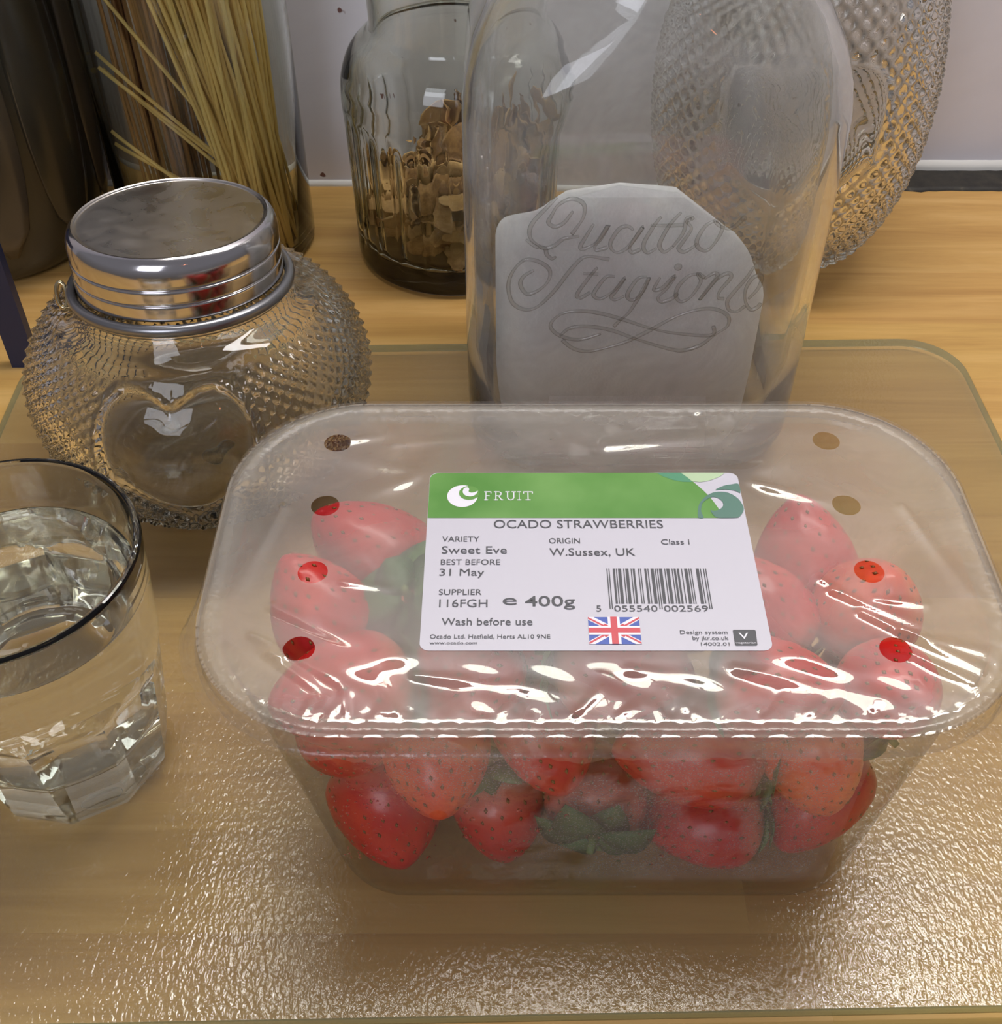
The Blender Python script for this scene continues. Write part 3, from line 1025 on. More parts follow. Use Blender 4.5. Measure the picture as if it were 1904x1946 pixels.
def make_berry(seed, size, aspect, colour, tip, locn, roll, leafy):
    r = random.Random(seed)
    rad = size
    L = rad * 2 * aspect
    N, M = 44, 30
    # seed positions
    pits = []
    ns = 110
    for k in range(ns):
        s = 0.07 + 0.88 * (k + 0.5) / ns
        a = k * 2.39996 + r.uniform(-.12, .12)
        pits.append((s, a))

    ex = r.uniform(0.9, 1.15)
    lob = [(r.uniform(0, 6.28), r.uniform(0.01, 0.05), q) for q in (1, 2, 3)]

    def surf(s, a):
        s_ = min(max(s, 0), 1)
        f = (1 - (1 - min(1, s_ / 0.30)) ** 2) ** 0.5 if s_ < 0.30 else math.cos((s_ - 0.30) / 0.70 * pi / 2) ** (0.62 * ex)
        m = 1 + sum(am * math.cos(q * a + ph) for ph, am, q in lob) * math.sin(pi * s_)
        return Vector((rad * f * m * math.cos(a), rad * f * m * math.sin(a) * 0.94, -L * s_ - 0.12 * rad * math.exp(-(s_ / 0.08) ** 2) * 0))

    pv = [surf(s, a) for s, a in pits]
    PV = np.array(pv)
    rows = []
    for i in range(M + 1):
        s = 0.5 - 0.5 * math.cos(pi * i / M)
        rows.append([surf(s, 2 * pi * j / N) for j in range(N)])
    VV = np.array([p for rw in rows for p in rw])
    ctr = np.array([0, 0, -L * 0.45])
    D = np.linalg.norm(VV[:, None] - PV[None], axis=2)
    dep = 0.0007 * np.exp(-(D.min(1) / 0.0011) ** 2)
    dr = ctr - VV
    dr /= (np.linalg.norm(dr, axis=1)[:, None] + 1e-9)
    VV = VV + dr * dep[:, None]
    n0 = N
    faces = []
    for i in range(M):
        for j in range(N):
            k = (j + 1) % N
            faces.append((i * N + j, (i + 1) * N + j, (i + 1) * N + k, i * N + k))
    body = mesh('strawberry', VV, faces, BM[colour])
    zax = -Vector(tip).normalized()
    q = zax.to_track_quat('Z', 'Y')
    M4 = Matrix.Translation(Vector(locn) + zax * L * 0.48) @ q.to_matrix().to_4x4() @ Matrix.Rotation(roll, 4, 'Z')
    body.matrix_world = M4
    sv, sf = [], []
    base = [(0, 0, 1), (1, 0, 0), (0, 1, 0), (-1, 0, 0), (0, -1, 0), (0, 0, -1)]
    bf = [(0, 1, 2), (0, 2, 3), (0, 3, 4), (0, 4, 1), (5, 2, 1), (5, 3, 2), (5, 4, 3), (5, 1, 4)]
    for (s, a), p in zip(pits, pv):
        nn = (Vector(p) - Vector(ctr)).normalized()
        tt = (surf(s + 0.02, a) - p).normalized()
        bb = nn.cross(tt).normalized()
        o = len(sv)
        p2 = p - nn * 0.00035
        for b in base:
            sv.append(p2 + tt * b[0] * 0.00085 * 0 + bb * b[1] * 0.00055 + nn * b[2] * 0.0004 + tt * b[0] * 0.0009)
        sf += [tuple(o + i for i in f_) for f_ in bf]
    tag(mesh('seeds', sv, sf, SEED, body), kind='stuff')
    # calyx: short stem with pointed leaves
    lv, lf = tube([(0, 0, -0.0002), (0, 0, 0.002), (0.0006, 0.0003, 0.005)], [0.0016, 0.0011, 0.0010], 8)
    cal = mesh('calyx', lv, lf, STEM, body)
    nl = 9
    for k in range(nl):
        a = 2 * pi * k / nl + r.uniform(-.15, .15)
        ln = rad * r.uniform(0.75, 1.05) * leafy
        wd = ln * r.uniform(0.34, 0.44)
        lift = r.uniform(0.0, 0.5)
        up, dn = [], []
        ra = Vector((math.cos(a), math.sin(a), 0))
        sa = Vector((-math.sin(a), math.cos(a), 0))
        rowsl = []
        for i in range(7):
            s = i / 6
            wv = wd * (math.sin(pi * min(1, s * 0.9 + 0.10)) ** 0.8) * (1 if i < 6 else 0.05)
            out = ra * (ln * (0.12 + 0.9 * s))
            z = 0.0007 + ln * (0.16 * math.sin(s * 2.6) * lift * 2 - 0.30 * s * s * (1 - lift))
            c = out + Vector((0, 0, z))
            tn = 0.00022
            rowsl.append([c - sa * wv, c + Vector((0, 0, -0.12 * wv + tn)), c + sa * wv, c + Vector((0, 0, -0.12 * wv - tn))])
        v, f = rings(rowsl, True, True, True)
        mesh('sepal', v, f, LEAF if r.random() < 0.65 else LEAF2, cal)
    return body


BER = [  # key, pos, radius, aspect, colour, tip direction, leafiness, label
    ('a', (-0.032, 0.1715, 0.0245), 0.0172, 1.0, 'red', (0.25, -0.8, -0.45), 1.0, 'big seedy red strawberry low in the front left corner of the punnet'),
    ('b', (-0.001, 0.1730, 0.0240), 0.0138, 1.2, 'red', (0.15, -0.35, -0.9), 1.0, 'small tapered red strawberry pointing down beside the big front left one'),
    ('c', (0.026, 0.1760, 0.0300), 0.0145, 1.0, 'dark', (0.1, 0.95, 0.1), 1.25, 'dark strawberry with its leaves pressed to the foggy middle of the front wall'),
    ('d', (0.057, 0.1715, 0.0215), 0.0150, 1.2, 'red', (-1.0, -0.1, -0.05), 0.8, 'strawberry lying sideways at the bottom under the largest foggy one'),
    ('e', (0.0890, 0.1725, 0.0250), 0.0168, 1.1, 'red', (-0.5, -0.8, -0.2), 0.9, 'deep red strawberry low in the front right corner of the punnet'),
    ('f', (-0.050, 0.1720, 0.0570), 0.0140, 1.0, 'red', (-0.3, -0.5, 0.8), 1.0, 'red strawberry half under the rim at the front left corner'),
    ('g', (-0.0220, 0.1740, 0.0560), 0.0155, 1.05, 'orange', (0.1, -0.95, -0.15), 0.9, 'orange red strawberry resting on the big seedy front left one'),
    ('j', (0.0060, 0.1750, 0.0560), 0.0145, 1.1, 'red', (0.3, -0.9, -0.3), 0.9, 'pinkish fogged strawberry beneath the left half of the front rim'),
    ('h', (0.0500, 0.1740, 0.0540), 0.0165, 1.25, 'red', (-0.97, -0.12, 0.1), 1.1, 'largest fogged red strawberry behind the middle right of the front wall'),
    ('i', (0.0840, 0.1760, 0.0580), 0.0145, 1.15, 'orange', (0.25, -0.5, -0.8), 0.8, 'orange strawberry with a dark leaf across it on the front right'),
    ('p', (0.1070, 0.1830, 0.0600), 0.0125, 1.1, 'dark', (-0.5, 0.6, 0.5), 1.3, 'strawberry whose leaves spread against the right wall under the rim'),
    ('o', (0.0960, 0.1960, 0.0790), 0.0150, 1.05, 'orange', (0.1, -0.2, 0.9), 0.8, 'orange strawberry showing bright through the lowest right film hole'),
    ('k', (-0.0390, 0.2260, 0.0720), 0.0160, 1.2, 'red', (-0.75, 0.25, 0.45), 1.15, 'red strawberry with leaves to the right near the sticker left edge, topmost at the back'),
    ('n', (0.0890, 0.2230, 0.0720), 0.0160, 1.15, 'red', (-0.1, 0.6, 0.7), 0.9, 'pointed strawberry standing tip up right of the sticker'),
    ('r', (-0.0480, 0.2000, 0.0780), 0.0150, 1.1, 'red', (-0.4, 0.3, 0.6), 0.9, 'red strawberry seen through the third left film hole'),
    ('s', (-0.0190, 0.2020, 0.0740), 0.0145, 1.0, 'orange', (0.3, 0.3, -0.9), 1.2, 'orange strawberry wearing pale green leaves left of the sticker'),
    ('l', (-0.0440, 0.1760, 0.0800), 0.0160, 1.15, 'red', (-1.0, -0.25, 0.1), 0.9, 'strawberry lying under the film at the front left corner hole'),
    ('m', (-0.0100, 0.1780, 0.0790), 0.0150, 1.1, 'red', (0.5, -0.4, 0.6), 0.9, 'red strawberry just below the sticker lower left corner'),
    ('q', (0.0700, 0.1990, 0.0780), 0.0145, 1.1, 'red', (-0.4, 0.6, 0.6), 1.0, 'strawberry tucked beneath the sticker right edge'),
    ('t', (0.0360, 0.1790, 0.0780), 0.0150, 1.2, 'dark', (0.9, -0.2, 0.0), 1.1, 'dark red strawberry under the film just below the flag'),
    ('u', (0.0740, 0.1740, 0.0810), 0.0145, 1.1, 'red', (0.8, -0.3, 0.3), 0.9, 'fogged strawberry below the black badge of the sticker'),
    ('v', (0.1030, 0.1720, 0.0820), 0.0130, 1.1, 'red', (0.2, -0.6, 0.5), 0.8, 'strawberry squeezed into the front right corner beneath the creased film'),
    ('w', (-0.0300, 0.2100, 0.0250), 0.0150, 1.1, 'dark', (0.5, 0.4, -0.4), 0.9, 'strawberry on the punnet floor behind the front left ones'),
    ('x', (0.0050, 0.2150, 0.0260), 0.0150, 1.1, 'dark', (0.5, 0.4, -0.4), 0.9, 'strawberry on the punnet floor under the sticker left half'),
    ('y', (0.0420, 0.2120, 0.0250), 0.0150, 1.1, 'dark', (-0.5, 0.4, -0.4), 0.9, 'strawberry on the punnet floor behind the sideways one'),
    ('z', (0.0780, 0.2120, 0.0260), 0.0150, 1.1, 'dark', (-0.5, 0.6, -0.2), 0.9, 'strawberry on the punnet floor under the tip-up one'),
    ('1', (0.0220, 0.2200, 0.0560), 0.0150, 1.1, 'dark', (-0.5, 0.4, 0.4), 0.9, 'strawberry in the middle layer under the barcode'),
    ('2', (0.0550, 0.2250, 0.0560), 0.0150, 1.1, 'dark', (0.5, 0.4, 0.4), 0.9, 'strawberry in the middle layer under the green band'),
    ('3', (-0.0100, 0.2200, 0.0540), 0.0150, 1.1, 'dark', (0.1, 0.9, 0.2), 0.9, 'strawberry in the middle layer under the printed date'),
]
pos = np.array([b[1] for b in BER])
pos0 = pos.copy()
rr_ = np.array([b[2] * (0.72 + 0.28 * b[3]) for b in BER]) * 0.97
ff = np.array([1.6 if i < 22 else 0.2 for i in range(len(BER))])
for it in range(400):
    for i in range(len(pos)):
        for j in range(i + 1, len(pos)):
            dd = pos[j] - pos[i]
            L_ = np.linalg.norm(dd)
            need = rr_[i] + rr_[j]
            if L_ < need:
                push = dd / L_ * (need - L_) * 0.5
                wi, wj = 1 / ff[i], 1 / ff[j]
                pos[i] -= push * 2 * wi / (wi + wj)
                pos[j] += push * 2 * wj / (wi + wj)
    if it < 340:
        pos += (pos0 - pos) * 0.03
    for i in range(len(pos)):
        q = np.clip((pos[i, 2] - BZ) / 0.09, 0, 1)
        r_ = rr_[i]
        x0, x1 = B0 + (T0 - B0) * q + r_ + .001, B1 + (T1 - B1) * q - r_ - .001
        pos[i, 0] = min(max(pos[i, 0], x0), x1)
        pos[i, 1] = min(max(pos[i, 1], B2 + r_ + 0.0012), B3 + (T3 - B3) * q - r_ - 0.001)
        pos[i, 2] = min(max(pos[i, 2], BZ + 0.003 + r_), PZ - 0.0025 - r_)
        # rounded corners of the tray
        ax0, ax1 = B0 + (T0 - B0) * q, B1 + (T1 - B1) * q
        cr_ = 0.025 + 0.006 * q
        for sx_ in (0, 1):
            for sy_ in (0, 1):
                cx_ = ax0 + cr_ if sx_ == 0 else ax1 - cr_
                cy_ = B2 + cr_ if sy_ == 0 else B3 + (T3 - B3) * q - cr_
                vx, vy = pos[i, 0] - cx_, pos[i, 1] - cy_
                if (vx < 0) == (sx_ == 0) and (vy < 0) == (sy_ == 0):
                    hh = math.hypot(vx, vy)
                    lim = cr_ - r_ - 0.001
                    if hh > lim > 0:
                        pos[i, 0], pos[i, 1] = cx_ + vx / hh * lim, cy_ + vy / hh * lim
for i, b in enumerate(BER):
    o = make_berry(100 + i, b[2], b[3], b[4], b[5], pos[i], i * 1.3, b[6])
    tag(o, b[7], 'strawberry', 'strawberries in the punnet')

# ------------------------------------------------------------------ tumbler with water
TX, TY = -0.132, 0.2055
CLEAR = glass('tumbler_glass', (0.985, 0.99, 0.985), 0.0, 1.50)
tg = empty('water_tumbler', (TX, TY, BZ))
tag(tg, 'clear faceted glass tumbler cut by the picture edge, standing on the board', 'tumbler')


def tum_out(z, a):
    rc = 0.0300 + 0.084 * z
    ap = 0.0264 + 0.122 * z + (0.0 if z < 0.045 else (z - 0.045) * 0.32) - (0.0008 * (1 - z / 0.004) ** 2 if z < 0.004 else 0)
    ph = (a + R(9)) % (2 * pi / 10) - pi / 10
    fc_ = ap / math.cos(ph)
    return min(rc, fc_) if z < 0.075 else rc


NT_ = 240
rows = []
zs = [0.0, 0.0006, 0.002] + list(np.linspace(0.004, 0.072, 34)) + [0.077, 0.082, 0.086, 0.0882, 0.0889]
for z in zs:
    rows.append([((tum_out(z, 2 * pi * k / NT_) - (0.0010 if z == 0 else 0)) * math.cos(2 * pi * k / NT_),
                  (tum_out(z, 2 * pi * k / NT_) - (0.0010 if z == 0 else 0)) * math.sin(2 * pi * k / NT_), z) for k in range(NT_)])
inn = [(0.03725, 0.0894), (0.0370, 0.0898), (0.0365, 0.09005), (0.0360, 0.0900), (0.0356, 0.0897), (0.03535, 0.0892), (0.0352, 0.0886), (0.0348, 0.0862), (0.0340, 0.080), (0.0318, 0.063), (0.0295, 0.045), (0.0274, 0.030), (0.0262, 0.024), (0.0245, 0.0205), (0.020, 0.0185), (0.010, 0.0176), (0.0002, 0.0174)]


def inner_r(r, z, k):
    if z > 0.055:
        return r
    ph = (2 * pi * k / NT_ + R(9)) % (2 * pi / 10) - pi / 10
    wgt = smooth01(0.055, 0.040, z)
    return r * (1 - 0.035 * wgt * (1 - math.cos(ph) / math.cos(0)) * 10)


for r, z in inn:
    rows.append([(inner_r(r, z, k) * math.cos(2 * pi * k / NT_), inner_r(r, z, k) * math.sin(2 * pi * k / NT_), z) for k in range(NT_)])
v, f = rings(rows, True, True, True)
go = mesh('glass_body', v, f, CLEAR, tg)
es = go.modifiers.new('e', 'EDGE_SPLIT')
es.split_angle = R(16)
# water
wl = 0.074
wi = [(0.03305, 0.0720)] + [(r, z) for r, z in inn if z < wl - 0.002]
rw = [(0.0002, wl)] + [(0.0318, wl), (0.03310, wl), (0.0333, wl + 0.0002), (0.03335, wl + 0.0002), (0.0333, wl - 0.0001), (0.03325, wl - 0.0006)] + wi
wrows = []
for idx_, (r, z) in enumerate(rw):
    wrows.append([((inner_r(r, z, k) + (0.00015 if idx_ > 5 else 0)) * math.cos(2 * pi * k / NT_), (inner_r(r, z, k) + (0.00015 if idx_ > 5 else 0)) * math.sin(2 * pi * k / NT_), z - (0.00015 if idx_ > 5 else 0)) for k in range(NT_)])
v, f = rings(wrows[::-1], True, True, True)
wo = mesh('water', v, f, glass('water', (0.99, 1, 1), 0, 1.333))
wo.location = (TX, TY, BZ)
tag(wo, 'still water filling the faceted tumbler', 'water', kind='stuff')


# ------------------------------------------------------------------ pimpled round jars
def heart_field(u, w):
    """<0 inside a heart of half width 1.14"""
    return (u * u + w * w - 1) ** 3 - u * u * w ** 3


def pimple_jar(name, prof_out, prof_in, n, fam, pitch, amp, z0, z1, heart, mat, parent):
    po = smooth_profile(prof_out, 0.0012)
    arc = 0
    rows = []
    nn = len(po)
    s = 0
    for i, (r, z) in enumerate(po):
        if i:
            s += float(np.linalg.norm(po[i] - po[i - 1]))
        wz = float(smooth01(z0, z0 + 0.004, z) * smooth01(z1, z1 - 0.004, z))
        row = []
        th0, zc, hw = heart
        for k in range(n):
            a = 2 * pi * k / n
            d = amp * (abs(math.cos(fam * a + pi * s / pitch)) * abs(math.cos(fam * a - pi * s / pitch))) ** 0.9 * wz
            da = (a - th0 + pi) % (2 * pi) - pi
            if abs(da) < 1.2 and r > 0.02:
                u = da * r / hw * 1.0
                w_ = (z - zc) / (hw * 1.02) * 1.0 + 0.05
                F = heart_field(u, w_)
                Fs = math.copysign(abs(F) ** 0.5, F)
                ins = float(smooth01(0.35, 0.0, Fs))
                d = d * (1 - ins) + ins * 0.0002 + 0.0024 * math.exp(-((Fs - 0.25) / 0.38) ** 2) * wz
            row.append(((r + d) * math.cos(a), (r + d) * math.sin(a), z))
        rows.append(row)
    for r, z in smooth_profile(prof_in, 0.003):
        rows.append(circle(max(r, 0.0002), z, n))
    v, f = rings(rows, True, True, True)
    return v, f


JG = glass('pressed_jar_glass', (0.99, 0.99, 0.975), 0.0, 1.48)
HX, HY = -0.112, 0.345
hj = empty('sweet_jar', (HX, HY, BZ))
tag(hj, 'squat dimpled glass jar with a raised heart and a steel lid, behind the tumbler', 'jar')
po = [(0.030, 0.0008), (0.038, 0.0), (0.043, 0.0012), (0.050, 0.009), (0.0575, 0.023), (0.0612, 0.038), (0.0605, 0.050), (0.0545, 0.063), (0.0450, 0.0725), (0.0375, 0.0765), (0.0350, 0.080), (0.0345, 0.086), (0.0345, 0.0985)]
pi_ = [(0.0335, 0.0990), (0.0322, 0.0985), (0.0320, 0.086), (0.0325, 0.0805), (0.0350, 0.0755), (0.0430, 0.0695), (0.0515, 0.0610), (0.0572, 0.049), (0.0578, 0.038), (0.0540, 0.024), (0.0460, 0.011), (0.036, 0.0065), (0.0100, 0.0055), (0.0002, 0.0058)]
HTH = R(-86)
v, f = pimple_jar('jar', po, pi_, 440, 31, 0.0052, 0.0024, 0.006, 0.072, (HTH, 0.0430, 0.0225), JG, hj)


def tilt_up(v, ang=R(6.5), piv=0.074):
    out = []
    for x, y, z in v:
        s = float(smooth01(0.066, 0.086, z))
        a = -ang * s
        yy = y * math.cos(a) - (z - piv) * math.sin(a)
        zz = piv + y * math.sin(a) + (z - piv) * math.cos(a)
        out.append((x, yy, zz))
    return out


mesh('jar_body', tilt_up(v), f, JG, hj)
STEEL = principled('polished_steel', (0.62, 0.60, 0.60), 0.13, 1.0).m
t = NT('brushed_lid_top')
p = t.n('BsdfPrincipled')
p.inputs['Base Color'].default_value = (0.56, 0.53, 0.50, 1)
p.inputs['Metallic'].default_value = 1
n = t.noise(t.coord('Object', (1, 1, 1)), 60, 4, 0.6, 1)
t.l(t.ramp(n, [(0.3, (0.22,) * 3), (0.7, (0.38,) * 3)]), p.inputs['Roughness'])
TOPM = t.fin(p.outputs[0])


def hlathe(name, prof, mat, n=128, cap0=False, cap1=False, step=0.0008, sharp=None):
    pr = smooth_profile(prof, step) if not sharp else prof
    v, f = rings([circle(max(r, 0.0002), z, n) for r, z in pr], True, cap0, cap1)
    # rigid tilt of everything that belongs to the lid
    a = -R(6.5)
    pv = 0.074
    v = [(x, y * math.cos(a) - (z - pv) * math.sin(a), pv + y * math.sin(a) + (z - pv) * math.cos(a)) for x, y, z in v]
    return mesh(name, v, f, mat, hj)


lid = hlathe('lid', [(0.0325, 0.0835), (0.0352, 0.0835), (0.0356, 0.0842), (0.0356, 0.0886), (0.0352, 0.0889), (0.0352, 0.0893), (0.0355, 0.0896), (0.0355, 0.0938), (0.0351, 0.0941), (0.0351, 0.0945), (0.0354, 0.0949), (0.0355, 0.0980),
                     (0.0353, 0.1002), (0.0346, 0.1024), (0.0336, 0.1038), (0.0325, 0.1045)], STEEL)
tp = hlathe('lid_top', [(0.0325, 0.1047), (0.0318, 0.1043), (0.0308, 0.1040), (0.020, 0.1040), (0.0002, 0.1040)], TOPM, cap1=True)
tp.parent = hj
RING = principled('dull_metal_band', (0.30, 0.30, 0.31), 0.3, 0.9).m
hlathe('neck_band', [(0.0362, 0.0795), (0.0385, 0.0795), (0.0392, 0.0808), (0.0388, 0.0825), (0.0372, 0.0832), (0.0360, 0.0826)], RING)
hlathe('glass_collar', [(0.0348, 0.0770), (0.0372, 0.0778), (0.0374, 0.0788), (0.0362, 0.0794), (0.0348, 0.0795)], JG)
ev, ef = tube([(-0.0410 + 0.0035 * math.cos(a) * 0.5, -0.006 + 0.004 * math.sin(a) * 0.4, 0.0790 + 0.0042 * math.sin(a)) for a in np.linspace(0, 2 * pi, 20, endpoint=False)], 0.0008, 8, True)
tag(mesh('wire_loop', ev, ef, principled('brass_wire', (0.6, 0.5, 0.3), 0.2, 1.0).m, hj), 'small brass coloured wire loop')

bj = empty('cookie_jar', (0.1335, 0.5125, 0.0))
tag(bj, 'tall dimpled glass jar with a raised heart, standing by the black wall joint', 'jar')
po = [(0.024, 0.0008), (0.031, 0.0), (0.0365, 0.0020), (0.0450, 0.0120), (0.0540, 0.0300), (0.0600, 0.055), (0.0615, 0.080), (0.0595, 0.105), (0.0545, 0.130), (0.047, 0.150), (0.0425, 0.160), (0.0415, 0.185)]
pi2 = [(0.0400, 0.1855), (0.0385, 0.1845), (0.0390, 0.160), (0.0440, 0.147), (0.0515, 0.128), (0.0560, 0.105), (0.0580, 0.080), (0.0565, 0.055), (0.0500, 0.030), (0.0400, 0.013), (0.030, 0.0078), (0.0002, 0.0075)]
v, f = pimple_jar('jar', po, pi2, 340, 22, 0.0085, 0.0028, 0.006, 0.150, (R(-97), 0.079, 0.031), JG, bj)
mesh('jar_body', v, f, JG, bj)

# ------------------------------------------------------------------ fluted jar with dried flakes
MX, MY = -0.0225, 0.5080
mj = empty('fluted_jar', (MX, MY, 0))
tag(mj, 'round clear glass jar with vertical flutes and narrow neck, left of the square jar', 'jar')
FG = glass('fluted_jar_glass', (0.96, 0.97, 0.945), 0.0, 1.48)
po = [(0.043, 0.0), (0.047, 0.0012), (0.0482, 0.004), (0.0486, 0.012), (0.0492, 0.040), (0.0500, 0.072), (0.0502, 0.080), (0.0492, 0.090), (0.0455, 0.0995), (0.0400, 0.106), (0.0365, 0.109), (0.0352, 0.1125), (0.0355, 0.125), (0.0362, 0.140), (0.0362, 0.160)]
pi3 = [(0.0345, 0.1605), (0.0335, 0.158), (0.0325, 0.125), (0.0325, 0.1125), (0.0340, 0.108), (0.0420, 0.100), (0.0455, 0.090), (0.0462, 0.080), (0.0455, 0.045), (0.0450, 0.018), (0.043, 0.0125), (0.036, 0.0115), (0.0002, 0.0115)]
rows = []
n = 352
for r, z in smooth_profile(po, 0.0015):
    w_ = float(smooth01(0.009, 0.015, z) * smooth01(0.0810, 0.070, z))
    rows.append([((r - 0.0012 * w_ * (1 - abs(math.cos(11 * 2 * pi * k / n)) ** 0.7)) * math.cos(2 * pi * k / n), (r - 0.0012 * w_ * (1 - abs(math.cos(11 * 2 * pi * k / n)) ** 0.7)) * math.sin(2 * pi * k / n), z) for k in range(n)])
for r, z in smooth_profile(pi3, 0.002):
    w_ = float(smooth01(0.011, 0.018, z) * smooth01(0.078, 0.066, z))
    rows.append([(max(0.0002, r + 0.0008 * w_ * math.cos(22 * 2 * pi * k / n)) * math.cos(2 * pi * k / n), max(0.0002, r + 0.0008 * w_ * math.cos(22 * 2 * pi * k / n)) * math.sin(2 * pi * k / n), z) for k in range(n)])
v, f = rings(rows, True, True, True)
mesh('jar_body', v, f, FG, mj)

t = NT('dried_brown_flake')
p = t.n('BsdfPrincipled')
p.inputs['Roughness'].default_value = 0.75
oi = t.n('ObjectInfo')
n_ = t.noise(t.coord('Object'), 260, 4, 0.7)
c = t.ramp(t.math('ADD', t.math('MULTIPLY', n_, 0.7), t.math('MULTIPLY', oi.outputs['Random'], 0.4)), [(0.25, (0.14, 0.065, 0.018)), (0.5, (0.36, 0.20, 0.065)), (0.8, (0.58, 0.37, 0.14))])
t.l(c, p.inputs['Base Color'])
FLK = t.fin(p.outputs[0])
rk = random.Random(77)
protos = []
for k in range(5):
    rws = []
    cu_ = rk.uniform(0.5, 1.3)
    ph = rk.uniform(0, 6)
    for side in (1, -1):
        pass
    nu, nv_ = 9, 12
    rws = []
    for i in range(nu):
        s = i / (nu - 1) * 2 - 1
        wd = math.sqrt(max(0.0, 1 - s * s * 0.92)) * (0.8 + 0.25 * mnoise.noise(Vector((s * 2, k * 3, 0))))
        rr = []
        for j in range(nv_):
            a = 2 * pi * j / nv_
            xx = math.cos(a) * wd
            th = math.sin(a) * 0.07
            zz = cu_ * 0.5 * xx * xx + 0.35 * s * s * math.sin(ph) + th + 0.42 * mnoise.noise(Vector((xx * 2.6, s * 2.8, k + ph)))
            rr.append((xx * 0.0085, s * 0.0125, zz * 0.0085))
        rws.append(rr)
    v, f = rings(rws, True, True, True)
    me = bpy.data.meshes.new('dried_flake')
    me.from_pydata([tuple(q) for q in v], [], f)
    me.polygons.foreach_set('use_smooth', [True] * len(me.polygons))
    me.materials.append(FLK)
    protos.append(me)
cnt = 0
placed = []
for k in range(6000):
    a, rr = rk.uniform(0, 2 * pi), 0.0375 * math.sqrt(rk.random())
    x, y = rr * math.cos(a), rr * math.sin(a)
    ztop = 0.036 + 0.50 * max(0, x + 0.028) + 0.10 * max(0, y) + 0.004 * math.sin(5 * a)
    ztop = min(ztop, 0.072)
    z = 0.019 + rk.random() * max(0.0, ztop - 0.019)
    if any((x - q[0]) ** 2 + (y - q[1]) ** 2 + (z - q[2]) ** 2 < 0.0086 ** 2 for q in placed):
        continue
    placed.append((x, y, z))
    o = bpy.data.objects.new('dried_flake', protos[cnt % 5])
    o.location = (MX + x, MY + y, z)
    o.rotation_euler = (rk.uniform(0, 6.3), rk.uniform(0, 6.3), rk.uniform(0, 6.3))
    s_ = rk.uniform(0.75, 1.05)
    o.scale = (s_, s_, s_)
    C.objects.link(o)
    tag(o, 'curled brown dried flake piled inside the fluted jar', 'dried flake', 'dried flakes in the fluted jar')
    cnt += 1
    if cnt >= 170:
        break

# ------------------------------------------------------------------ spaghetti jar
SX, SY = -0.1405, 0.5140
sj = empty('spaghetti_jar', (SX, SY, 0))
tag(sj, 'tall smooth clear glass cylinder jar holding spaghetti, at the back left', 'jar')
SG_ = glass('spaghetti_jar_glass', (0.97, 0.98, 0.955), 0.0, 1.48)
v, f = rings([circle(r, z, 160) for r, z in [(0.042, 0.0), (0.0455, 0.001), (0.0462, 0.004), (0.0462, 0.10), (0.0462, 0.20), (0.0462, 0.268), (0.0450, 0.2695), (0.0442, 0.268), (0.0442, 0.20), (0.0442, 0.10), (0.0442, 0.009), (0.0430, 0.0065), (0.038, 0.0058)]], True, True, True)
mesh('jar_body', v, f, SG_, sj)
YEL = principled('yellow_pasta', (0.90, 0.68, 0.24), 0.45).m
BRN = principled('wholewheat_pasta', (0.36, 0.19, 0.07), 0.5).m


def strand(length, mat, seed):
    r = random.Random(seed)
    bx, by = r.uniform(-.002, .002), r.uniform(-.002, .002)
    pts = [(bx * math.sin(pi * s), by * math.sin(pi * s), length * s) for s in np.linspace(0, 1, 6)]
    v, f = tube(pts, 0.00092, 8)
    me = bpy.data.meshes.new('spaghetti_strand')
    me.from_pydata(v, [], f)
    me.polygons.foreach_set('use_smooth', [True] * len(me.polygons))
    me.materials.append(mat)
    return me


YP = [strand(0.25, YEL, k) for k in range(5)]
BP = [strand(0.25, BRN, k + 10) for k in range(3)]
rs = random.Random(3)


def put(me, p0, p1, lab, grp):
    p0, p1 = Vector(p0), Vector(p1)
    o = bpy.data.objects.new('spaghetti_strand', me)
    d = p1 - p0
    L = d.length
    o.location = p0 + Vector((SX, SY, 0))
    o.rotation_euler = d.to_track_quat('Z', 'Y').to_euler()
    o.scale = (1, 1, L / 0.25)
    C.objects.link(o)
    tag(o, lab, 'spaghetti', grp)
    return o


def inside(x, y, R_=0.0425):
    h = math.hypot(x, y)
    return (x, y) if h < R_ else (x / h * R_, y / h * R_)


